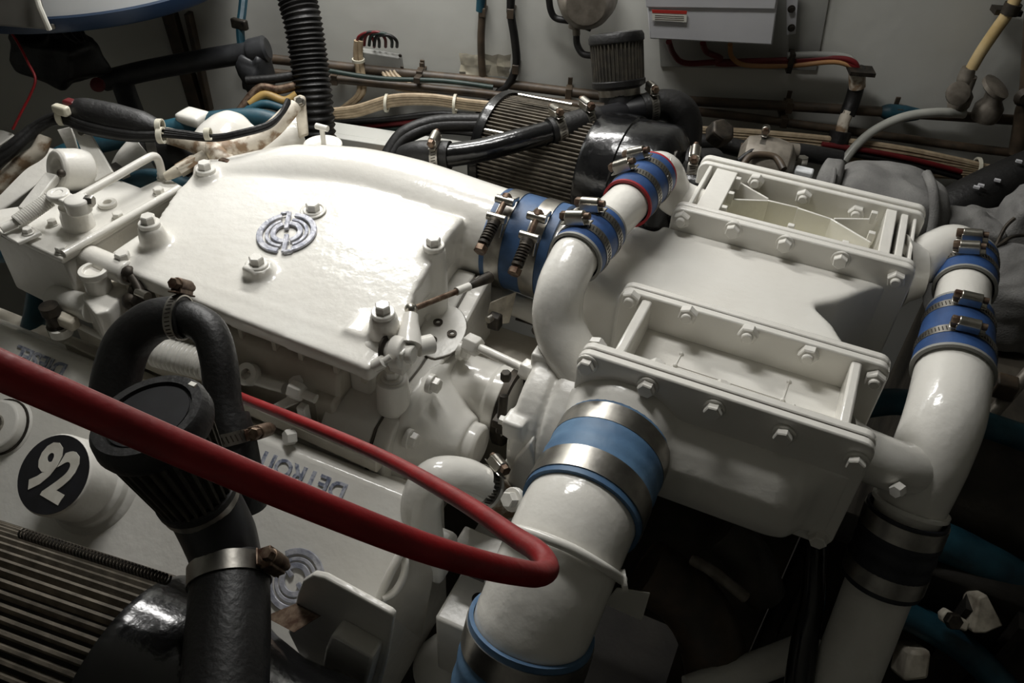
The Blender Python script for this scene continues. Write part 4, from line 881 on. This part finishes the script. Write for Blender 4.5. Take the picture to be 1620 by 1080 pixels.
t = thing('breather_elbow', 'black rubber elbow at the right of the far breather tee', 'hose', PD(1075, 215, 1.4))
obj('elbow', B().tube([PD(1015, 172, 1.38), PD(1050, 166, 1.385), PD(1075, 176, 1.39), PD(1084, 200, 1.4), PD(1082, 230, 1.41)], [.0235, .026, .029, .029, .028], 26), RUBBER, t)
worm(t, PD(1030, 170, 1.382), PD(1045, 168, 1.385) - PD(1015, 172, 1.38), .0248, V((0, 0, 1)) - R_ * .5, wd=.013)
t = thing('breather_pipe', 'glossy black pipe with clamps leading left from the far breather', 'pipe', PD(780, 240, 1.35))
obj('pipe', B().tube([PD(700, 247, 1.30), PD(760, 238, 1.30), PD(820, 222, 1.31), PD(875, 208, 1.325)], .0185, 24), BLACKP, t)
obj('boot', B().tube([PD(870, 209, 1.322), PD(900, 200, 1.33), PD(945, 188, 1.345)], .0225, 24), RUBBER, t)
obj('end_hose', B().tube([PD(640, 250, 1.33), PD(665, 245, 1.31), PD(712, 246, 1.298)], [.020, .023, .023], 22), RUBBER, t)
worm(t, PD(883, 205, 1.326), PD(900, 200, 1.33) - PD(870, 209, 1.322), .0232, V((-.2, 0, 1)), wd=.014)
worm(t, PD(928, 193, 1.34), PD(945, 188, 1.345) - PD(900, 200, 1.33), .0232, V((.2, .3, 1)), wd=.014)
worm(t, PD(693, 247, 1.30), PD(712, 246, 1.298) - PD(665, 245, 1.31), .0235, V((-.3, -.2, 1)), wd=.013)
t = thing('filter_outlet', 'steel-clamped black outlet between far filter and far cooler', 'hose', PD(1090, 285, 1.3))
obj('outlet', B().tube([PD(1060, 268, 1.34), PD(1100, 272, 1.32), PD(1130, 270, 1.33)], [.042, .038, .036], 26), RUBBER, t)
worm(t, PD(1093, 278, 1.31), PD(1120, 275, 1.33) - PD(1060, 268, 1.34), .0395, V((-.2, -.3, .9)), wd=.016)
b = B(); b.prism([PZ(*q, .045) for q in ((1022, 248), (1062, 254), (1056, 285), (1030, 275))], (0, 0, .006)); t = tag(obj('end_bracket', b, WHITE, bevel=.001), 'square white bracket plate beyond the upper small blue sleeve', 'bracket')
obj('bracket_screw', B().lathe(PZ(1030, 250, .052), UP, [(.004, 0), (.003, .003)], 10), RUST, t)
# machinery behind the far cooler
t = thing('alternator', 'grey rounded alternator with clamps behind the far cooler', 'alternator', PD(1205, 270, 1.45))
b = B(); b.lathe(PD(1165, 258, 1.45), PD(1250, 275, 1.43) - PD(1165, 258, 1.45), [(.03, 0), (.05, .01), (.055, .03), (.055, .06), (.05, .085), (.03, .095)], 32); obj('body', b, BRONZE, t, bevel=.002)
worm(t, PD(1196, 264, 1.445), PD(1250, 275, 1.43) - PD(1165, 258, 1.45), .0555, V((-.2, .2, .9)), wd=.010, slots=False)
obj('cable_loop', B().tube([PD(1175, 262, 1.38), PD(1190, 246, 1.385), PD(1225, 248, 1.385), PD(1240, 268, 1.37)], .006, 10), BROWN, t)
obj('cable_loop', B().tube([PD(1168, 255, 1.4), PD(1200, 236, 1.4), PD(1245, 246, 1.4)], .005, 10), RUBBER, t)
obj('pulley_nut', B().hexa(PD(1268, 260, 1.42), UP, .010, .014), STEEL, t); obj('white_clip', B().box(PD(1272, 272, 1.40), (.03, .02, .012)), DRUMW, t, bevel=.003)
t = thing('dark_hose', 'black hose with fittings behind the far cooler under the tan cables', 'hose', PD(1150, 235, 1.5))
obj('hose', B().tube([PD(1090, 225, 1.5), PD(1140, 228, 1.5), PD(1180, 236, 1.5), PD(1260, 240, 1.5), PD(1330, 252, 1.5)], .016, 16), RUBBER, t)
obj('fitting', B().hexa(PD(1132, 218, 1.46), V((.4, -.3, .8)), .024, .03), IRON, t, bevel=.003)
obj('fitting', B().tube([PD(1172, 236, 1.46), PD(1215, 236, 1.45)], .011, 12, 1), RUST, t)
obj('fitting', B().tube([PD(1225, 236, 1.45), PD(1262, 240, 1.45)], .014, 12, 1), BRONZE, t)
def lump(name, label, c, sx, sy, sz, ax, seed, m=FABRIC, amp=.10, ex=.6):
    b = B(); rnd = random.Random(seed); secs = []; N = 26; K = 14; ph = [rnd.uniform(0, 6.28) for _ in range(8)]
    for k in range(K + 1):
        v = -math.pi / 2 + math.pi * k / K; s = []
        for i in range(N):
            u = 2 * math.pi * i / N
            f = lambda w: math.copysign(abs(w) ** ex, w)
            a = 1 + amp * .35 * (math.sin(3 * u + ph[0] + 2 * v) + math.sin(5 * u + ph[1] - 3 * v) * .6 + math.sin(7 * v + ph[2] + u) * .6)
            x, y, z = f(math.cos(v)) * f(math.cos(u)) * sx * a, f(math.cos(v)) * f(math.sin(u)) * sy * a, f(math.sin(v)) * sz * a
            s.append(V(c) + ax[0] * x + ax[1] * y + ax[2] * z)
        secs.append(s)
    b.loft(secs); return b
t = thing('lagging_blanket', 'grey quilted heat blanket bulging behind the far cooler', 'blanket', PD(1390, 330, 1.4))
obj('blanket', lump('', '', PD(1395, 338, 1.42), .098, .085, .075, (EX, EY, UP), 3), FABRIC, t, angle=180, remesh=.006, smooth=3)
obj('flap', lump('', '', PD(1312, 285, 1.40), .02, .05, .028, (EX, EY, UP), 5), FABRIC, t, angle=180, remesh=.005, smooth=2)
b = B(); b.tube([PD(1466, 275, 1.35), PD(1476, 300, 1.32), PD(1478, 340, 1.32), PD(1472, 375, 1.33)], .008, 10); obj('seam', b, FABRIC, t)
b = B(); b.tube([PD(1320, 268, 1.36), PD(1318, 285, 1.345), PD(1312, 305, 1.345)], .004, 8); obj('seam', b, FABRIC, t)
t = thing('lagging_blanket', 'crumpled grey heat wrap with dark lacing at the right edge', 'blanket', PD(1570, 420, 1.35))
obj('blanket', lump('', '', PD(1585, 440, 1.42), .11, .15, .09, (EX, EY, UP), 11, amp=.2), FABRIC, t, angle=180, remesh=.006, smooth=2)
obj('blanket', lump('', '', PD(1530, 372, 1.38), .05, .05, .035, (EX, EY, UP), 14, amp=.25), FABRIC, t, angle=180, remesh=.006, smooth=2)
obj('blanket', lump('', '', PD(1618, 352, 1.36), .035, .05, .05, (EX, EY, UP), 15, amp=.25), FABRIC, t, angle=180, remesh=.006, smooth=2)
obj('lacing', B().tube([PD(1500, 395, 1.30), PD(1530, 388, 1.29), PD(1570, 392, 1.28), PD(1600, 375, 1.28), PD(1625, 372, 1.28)], .003, 8), IRON, t)
obj('lacing', B().tube([PD(1575, 390, 1.28), PD(1590, 360, 1.29), PD(1605, 345, 1.29)], .003, 8), IRON, t)
t = thing('exhaust_pipe', 'fat black exhaust pipe with paint flecks at the right edge', 'pipe', PD(1560, 310, 1.55))
obj('pipe', B().tube([PD(1470, 352, 1.55), PD(1540, 312, 1.54), PD(1640, 268, 1.53), PD(1850, 190, 1.5), PD(2000, 160, 1.5)], .042, 24), RUBBER, t)
b = B(); 
for q in ((1545, 296), (1552, 293), (1578, 285), (1612, 255)): b.box(PD(q[0], q[1], 1.49), (.010, .006, .004))
obj('paint_fleck', b, GREYB, t)
# ================================================================== upper left corner
t = thing('hanging_drum', 'white drum with a dark blue rim hanging at the top left', 'drum', PD(190, 10, 1.5))
dc = PD(120, -42, 1.58); dn_ = UP
obj('shell', B().lathe(dc, dn_, [(.02, .002), (.298, .002), (.298, .50), (.28, .53), (.1, .54)], 72), DRUMW, t)
obj('rim', B().lathe(dc, dn_, [(.29, -.004), (.302, -.004), (.304, .0), (.304, .020), (.298, .022)], 72), DRUMB, t)
obj('hanger', B().tube([dc + dn_ * .4, V((dc.x, dc.y, 1.2))], .02, 10, 1), STEEL, t)
for a_ in (-100, -75, -50): obj('rim_bolt', B().lathe(dc + V((.304 * math.cos(math.radians(a_)), .304 * math.sin(math.radians(a_)), .008)), V((math.cos(math.radians(a_)), math.sin(math.radians(a_)), 0)), [(.005, 0), (.004, .003)], 8), STEEL, t)
t = thing('metal_cover', 'dull sheet metal box corner at the top left edge', 'box', PD(30, 10, 1.45))
obj('side', B().prism([PD(-60, -60, 1.2), PD(50, -60, 1.2), PD(78, 47, 1.24), PD(-60, 36, 1.24)], ray(70, 40).normalized() * .10), SHEET, t, bevel=.002)
obj('edge', B().tube([PD(50, -30, 1.2), PD(62, 10, 1.21), PD(78, 47, 1.235)], .004, 8, 1), LABELW, t)
cable('red_wire', 'thin red wire hanging down at the left edge', [PD(-40, 0, 1.4), PD(-10, 28, 1.4), PD(20, 55, 1.4), PD(45, 100, 1.4), PD(56, 125, 1.4), PD(48, 150, 1.4), PD(35, 175, 1.4), PD(20, 205, 1.4)], .0022, RED)
t = thing('black_bundle', 'dark lumpy bundle of cloth behind the harness at the left', 'bundle', PD(95, 90, 1.65))
obj('bundle', lump('', '', PD(92, 88, 1.66), .085, .06, .045, (EX, EY, UP), 21, amp=.3), RUBBER, t, angle=180, remesh=.006, smooth=2)
for i in range(3): obj('loose_lead', B().tube([PD(98 + 14 * i, 40, 1.6), PD(104 + 14 * i, 55, 1.6), PD(122 + 8 * i, 66, 1.6)], .004, 8), RUBBER, t)
t = thing('exhaust_stub', 'dark horizontal pipe with an end elbow on the left bulkhead', 'pipe', PD(300, 110, 1.7))
obj('pipe', B().tube([PD(165, 128, 1.72), PD(230, 112, 1.7), PD(320, 95, 1.68), PD(400, 82, 1.66)], .021, 20), DARKP, t)
obj('end_cap', B().lathe(PD(395, 83, 1.66), PD(425, 76, 1.655) - PD(395, 83, 1.66), [(.024, 0), (.026, .006), (.026, .035), (.02, .04)], 22), DARKP, t)
obj('elbow', B().tube([PD(190, 120, 1.72), PD(200, 150, 1.72), PD(215, 190, 1.72)], .022, 18), DARKP, t)
tag(obj('red_valve_handle', B().lathe(PD(158, 135, 1.66), V((.3, -.8, .5)), [(.010, 0), (.014, .004), (.014, .012), (.006, .014)], 16), DRED), 'small dull red valve handle among the dark pipes', 'valve handle')
t = thing('seat_belt_strap', 'dark blue strap with a buckle hanging left of the ribbed hose', 'strap', PD(385, 30, 1.65))
obj('strap', B().tube([PD(386, -10, 1.65), PD(383, 20, 1.65), PD(380, 45, 1.65), PD(382, 72, 1.66)], .009, 8), TEAL, t); obj('buckle', B().box(PD(379, 38, 1.64), (.036, .012, .02)), IRON, t, bevel=.003)
for q, m, lab in (([(395, 165), (420, 150), (450, 160), (470, 150)], YELLOW, 'yellow wire among clutter left of the ribbed hose'), ([(380, 175), (410, 140), (440, 142), (470, 135)], RUST, 'rust-brown lead among clutter left of the ribbed hose'), ([(375, 185), (415, 165), (455, 175)], TEAL, 'teal lead among clutter left of the ribbed hose'), ([(390, 128), (430, 125), (465, 120)], RUBBER, 'black lead above the clutter left of the ribbed hose')):
    cable('tangled_wire', lab, [PD(x, y, 1.62) for x, y in q], .009, m)
t = thing('grimy_bracket', 'dark grimy fitting between left pipes and ribbed hose', 'fitting', PD(405, 120, 1.68))
obj('body', lump('', '', PD(405, 115, 1.68), .03, .03, .04, (EX, EY, UP), 31, amp=.3), DARKP, t, angle=180)
# ================================================================== wiring harness and far bank
t = thing('wiring_harness', 'black padded cable sleeve with cables arching over the left end of the engine', 'cable bundle', PD(180, 200, 1.2))
sc_ = [PD(118, 178, 1.2), PD(135, 180, 1.2), PD(180, 190, 1.2), PD(225, 200, 1.2), PD(252, 207, 1.2)]
obj('sleeve', B().tube(sc_, [.018, .023, .0245, .022, .014], 20), FABRIC if False else RUBBER, t)
for i, (dx, dy) in enumerate(((0, 0), (4, 8), (-6, 12))):
    obj('cable', B().tube([PD(-30 + dx, 268 + dy, 1.18), PD(15 + dx, 232 + dy, 1.18), PD(55 + dx, 200 + dy * .6, 1.19), PD(95, 184 + dy * .5, 1.19), PD(140, 200 + dy * .5, 1.185), PD(200, 212 + dy * .4, 1.185), PD(250, 214 + dy * .3, 1.19)], .0068, 10), RUBBER, t)
for i in range(3):
    obj('cable', B().tube([PD(246, 204 + 4 * i, 1.195), PD(290, 210 + 3 * i, 1.2), PD(340, 216 + 2 * i, 1.2), PD(385, 208 + 2 * i, 1.2), PD(425, 196 + 2 * i, 1.21), PD(445, 180, 1.22), PD(456, 162 - 2 * i, 1.23)], .0042, 8), RUBBER, t)
for q, rr in (((98, 183), .014), ((253, 200), .011), ((329, 212), .009), ((255, 214), .012)): obj('cable_tie', B().ring(PD(*q, 1.19), R_, rr * .8, rr, .008, 18), TIE, t)
obj('tie_knot', B().box(PD(97, 174, 1.175), (.026, .012, .014)), TIE, t, bevel=.003)
obj('connector', B().box(PD(112, 164, 1.19), (.02, .014, .012)), DRED, t, bevel=.003)
t = thing('taped_loom', 'paint-stained taped wiring loom curving up to the metal tab', 'cable bundle', PD(350, 240, 1.25))
obj('loom', B().tube([PD(262, 214, 1.235), PD(300, 224, 1.235), PD(345, 240, 1.24), PD(395, 228, 1.25), PD(430, 205, 1.26), PD(455, 180, 1.265), PD(468, 166, 1.27)], [.012, .014, .018, .015, .014, .0125, .010], 16), TAPE, t)
obj('loom', B().tube([PD(335, 232, 1.235), PD(350, 252, 1.22), PD(368, 256, 1.22)], [.014, .014, .010], 14), TAPE, t)
obj('loom', B().tube([PD(70, 215, 1.2), PD(60, 240, 1.2), PD(30, 260, 1.2), PD(-10, 300, 1.2)], .011, 12), TAPE, t)
obj('stain', B().box(PD(357, 258, 1.205), (.02, .012, .012)), RUST, t, bevel=.003)
t = thing('strap_bracket', 'flat white strap bracket leaning up to the black cable sleeve', 'bracket', PD(150, 280, 1.18))
obj('strap', B().prism([PD(112, 200, 1.2), PD(138, 203, 1.2), PD(178, 272, 1.18), PD(150, 288, 1.18)], F_ * .006), WHITE2, t, bevel=.001)
obj('strap_back', B().prism([PD(90, 205, 1.22), PD(112, 200, 1.22), PD(122, 235, 1.22), PD(108, 240, 1.22)], F_ * .006), WHITE2, t, bevel=.001)
obj('rivet', B().lathe(PD(130, 208, 1.197), -F_, [(.007, 0), (.006, .002)], 14), STEELB, t)
t = thing('round_boss', 'dull white round boss with a hole beside the governor lever', 'engine part', PD(100, 290, 1.15))
bo = PD(88, 268, 1.16); b = B(); b.lathe(bo, F_ * .75 + R_ * .55 - D_ * .15, [(.012, .012), (.016, .001), (.024, -.002), (.029, .003), (.030, .03), (.028, .045)], 30); obj('boss', b, WHITE2, t, bevel=.002)
obj('hole', B().ball(PD(97, 274, 1.145), .006), IRON, t)
obj('arm', B().beam(PD(85, 278, 1.16), PD(40, 335, 1.13), .02, .012), WHITE2, t, bevel=.002)
t = thing('rocker_cover', 'far cream rocker cover behind the governor at the left edge', 'engine cover', PD(20, 280, 1.4))
b = B(); b.loft([[PD(-80, 330, 1.25), PD(55, 228, 1.32), PD(115, 240, 1.32), PD(60, 290, 1.27), PD(-80, 400, 1.25)], [PD(-80, 340, 1.35), PD(58, 240, 1.42), PD(118, 250, 1.42), PD(62, 300, 1.37), PD(-80, 410, 1.35)]])
obj('cover_body', b, WHITE, t, bevel=.01, seg=3)
b = B(); b.loft([[PD(-60, 200, 1.42), PD(5, 205, 1.42), PD(26, 212, 1.40), PD(-60, 270, 1.36)], [PD(-60, 215, 1.5), PD(5, 220, 1.5), PD(26, 227, 1.5), PD(-60, 285, 1.46)]]); obj('end_cover', b, WHITE, t, bevel=.006)
t = thing('exhaust_elbow', 'white cone outlet with a black hose behind the bent rod', 'pipe', PD(230, 265, 1.25))
obj('cone', B().tube([PD(190, 292, 1.28), PD(212, 264, 1.28), PD(240, 240, 1.28)], [.022, .031, .037], 26), WHITE, t)
obj('hose', B().tube([PD(238, 241, 1.28), PD(262, 236, 1.28), PD(290, 250, 1.28), PD(305, 270, 1.29)], .034, 26), RUBBER, t)
obj('band', B().ring(PD(254, 237.5, 1.28), PD(262, 236, 1.28) - PD(238, 241, 1.28), .031, .0368, .014, 34), STEELB, t)
obj('small_clamp', B().beam(PD(178, 262, 1.21), PD(200, 278, 1.2), .012, .008), STEEL, t)
t = thing('fuel_pipe_joint', 'dirty brass pipe joint beside the rear bolt of the air cover', 'pipe fitting', PD(300, 262, 1.2))
obj('pipe', B().tube([PD(262, 280, 1.2), PD(285, 268, 1.2), PD(324, 245, 1.21)], [.006, .009, .0075], 14), DIRTY, t)
obj('nut', B().hexa(PD(283, 270, 1.2), PD(324, 245, 1.21) - PD(285, 268, 1.2), .0105, .03), TAPE, t)
for q, r, lab in (([(-30, 330), (10, 312), (60, 270), (110, 240), (180, 222), (250, 208), (330, 192), (400, 186), (440, 195)], .0165, 'long teal hose winding behind the harness'), ([(195, 295), (235, 280), (280, 288), (310, 300)], .013, 'short teal hose dipping behind the governor lid'), ([(-20, 400), (10, 402), (40, 395)], .013, 'bright teal hose end under the governor box'), ([(75, 420), (62, 460), (55, 500), (40, 560)], .016, 'dark teal hose dropping below the governor box')):
    cable('teal_hose', lab, [PD(x, y, 1.43 if r > .0163 else 1.24) for x, y in q], r, TEAL, 'hose', seg=16)
t = thing('white_dome', 'white dome casting beyond the taped loom', 'engine part', PD(370, 215, 1.36))
b = B(); b.lathe(PD(348, 240, 1.32), PD(385, 180, 1.33) - PD(348, 240, 1.32), [(.05, -.02), (.046, .02), (.038, .045), (.026, .062), (.008, .07)], 30); b.tube([PD(400, 245, 1.33), PD(440, 225, 1.35), PD(480, 215, 1.36)], .035, 18); b.box(PD(305, 185, 1.42), (.05, .04, .02)); obj('dome', b, WHITE, t, remesh=.005, smooth=5)
fast('small', PD(411, 246, 1.30), UP, t)
t = thing('metal_tab', 'tall chipped metal tab with a screw in front of the ribbed hose', 'bracket', PD(475, 210, 1.3))
obj('tab', B().prism([PD(464, 154, 1.3), PD(474, 149, 1.3), PD(482, 152, 1.3), PD(487, 212, 1.3), PD(472, 218, 1.3)], F_ * .008), DIRTY, t, bevel=.002)
fast('small', PD(475, 161, 1.297), -F_, t, STEELB)
t = thing('vent_cap', 'white round vent disc with a small T knob behind the air cover', 'cap', PD(510, 235, 1.3))
vo = PD(511, 231, 1.28); obj('disc', B().lathe(vo, UP, [(.028, -.004), (.030, 0), (.030, .004), (.024, .006), (.02, .004)], 32), WHITE2, t, bevel=.001)
obj('knob', B().tube([vo + V((.002, 0, 0)), vo + V((.002, .0, .032))], .004, 10, 1), WHITE2, t); obj('knob_bar', B().tube([vo + V((-.008, 0, .032)), vo + V((.013, 0, .032))], .0048, 10, 1), WHITE2, t)
# ================================================================== dim machinery in the lower right
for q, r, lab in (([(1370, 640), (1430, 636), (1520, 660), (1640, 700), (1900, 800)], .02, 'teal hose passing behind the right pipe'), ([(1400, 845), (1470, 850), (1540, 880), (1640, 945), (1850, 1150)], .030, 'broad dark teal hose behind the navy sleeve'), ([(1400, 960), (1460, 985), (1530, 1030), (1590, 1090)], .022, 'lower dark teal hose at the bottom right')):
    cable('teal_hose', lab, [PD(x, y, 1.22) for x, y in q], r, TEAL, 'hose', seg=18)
t = thing('valve_bracket', 'chipped white bracket block among dark hoses at the lower right', 'bracket', PD(1545, 985, 1.18))
obj('block', B().prism([PD(1548, 945, 1.17), PD(1562, 940, 1.17), PD(1588, 990, 1.17), PD(1560, 1002, 1.17), PD(1540, 1002, 1.17)], F_ * .04), DIRTY, t, bevel=.003)
obj('ear', B().prism([PD(1490, 972, 1.17), PD(1500, 964, 1.17), PD(1536, 985, 1.17), PD(1530, 1000, 1.17), PD(1492, 985, 1.17)], F_ * .015), DIRTY, t, bevel=.003)
obj('bolt_head', B().hexa(PD(1505, 980, 1.16), -F_, .012, .012), IRON, t)
t = thing('grimy_casting', 'dirty pale casting corner at the bottom right', 'engine part', PD(1460, 1060, 1.2))
obj('casting', B().prism([PD(1440, 1030, 1.2), PD(1475, 1030, 1.2), PD(1470, 1075, 1.2), PD(1430, 1080, 1.2)], F_ * .05), DIRTY, t, bevel=.006)
t = thing('steel_rod', 'dull steel rod with a brown wooden block at the right edge', 'rod', PD(1590, 630, 1.25))
obj('rod', B().tube([PD(1560, 665, 1.25), PD(1640, 575, 1.25)], .010, 12, 1), BRONZE, t); obj('block', B().box(PD(1590, 612, 1.24), (.03, .03, .03)), BROWN, t, bevel=.003)
t = thing('heat_wrap', 'brown wrapped pipe in the dark under the near cooler', 'pipe', PD(1100, 980, 1.15))
obj('pipe', B().tube([PD(1020, 900, 1.15), PD(1080, 940, 1.15), PD(1120, 1000, 1.15), PD(1140, 1090, 1.15)], .045, 20), TAN if False else BROWN, t)
obj('joint', B().tube([PD(1140, 840, 1.15), PD(1180, 880, 1.15), PD(1210, 940, 1.17)], [.03, .034, .03], 16), GRIME, t)
t = thing('white_bar', 'pale bar crossing the bottom edge below the near cooler', 'pipe', PD(1200, 1050, 1.1))
obj('bar', B().tube([PD(1090, 1095, 1.1), PD(1200, 1055, 1.12), PD(1290, 1020, 1.14)], .022, 16), WHITE2, t)
t = thing('shiny_hose', 'glossy black hose standing at the bottom edge left of the drain pipe', 'hose', PD(1268, 1060, 1.05))
obj('hose', B().tube([PD(1290, 860, 1.08), PD(1285, 950, 1.06), PD(1272, 1020, 1.04), PD(1262, 1095, 1.02)], [.014, .016, .017, .018], 16), BLACKP, t)
t = thing('chrome_line', 'thin bright metal line in the dark below the near cooler', 'pipe', PD(1130, 920, 1.1))
obj('line', B().tube([PD(1095, 885, 1.12), PD(1130, 905, 1.1), PD(1180, 945, 1.1)], .008, 10), BRONZE, t)
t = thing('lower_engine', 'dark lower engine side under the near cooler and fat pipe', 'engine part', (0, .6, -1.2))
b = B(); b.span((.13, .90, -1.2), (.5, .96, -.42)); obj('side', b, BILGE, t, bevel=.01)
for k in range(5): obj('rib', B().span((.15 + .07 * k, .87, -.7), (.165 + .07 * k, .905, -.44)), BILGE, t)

t = thing('dark_infill', 'added dark casing beyond the right pipe under the grey heat wrap', 'backdrop', (.62, 1.3, -1.2))  # added block that darkens the lit wall gap beside the right pipe
b = B(); b.prism([V((.24, y, z)) for y, z in ((1.02, -1.2), (1.02, -.42), (1.10, -.30), (1.45, -.26), (1.55, -.34), (1.55, -1.2))], (.85, 0, 0)); obj('infill', b, GRIME, t, bevel=.02, seg=3)
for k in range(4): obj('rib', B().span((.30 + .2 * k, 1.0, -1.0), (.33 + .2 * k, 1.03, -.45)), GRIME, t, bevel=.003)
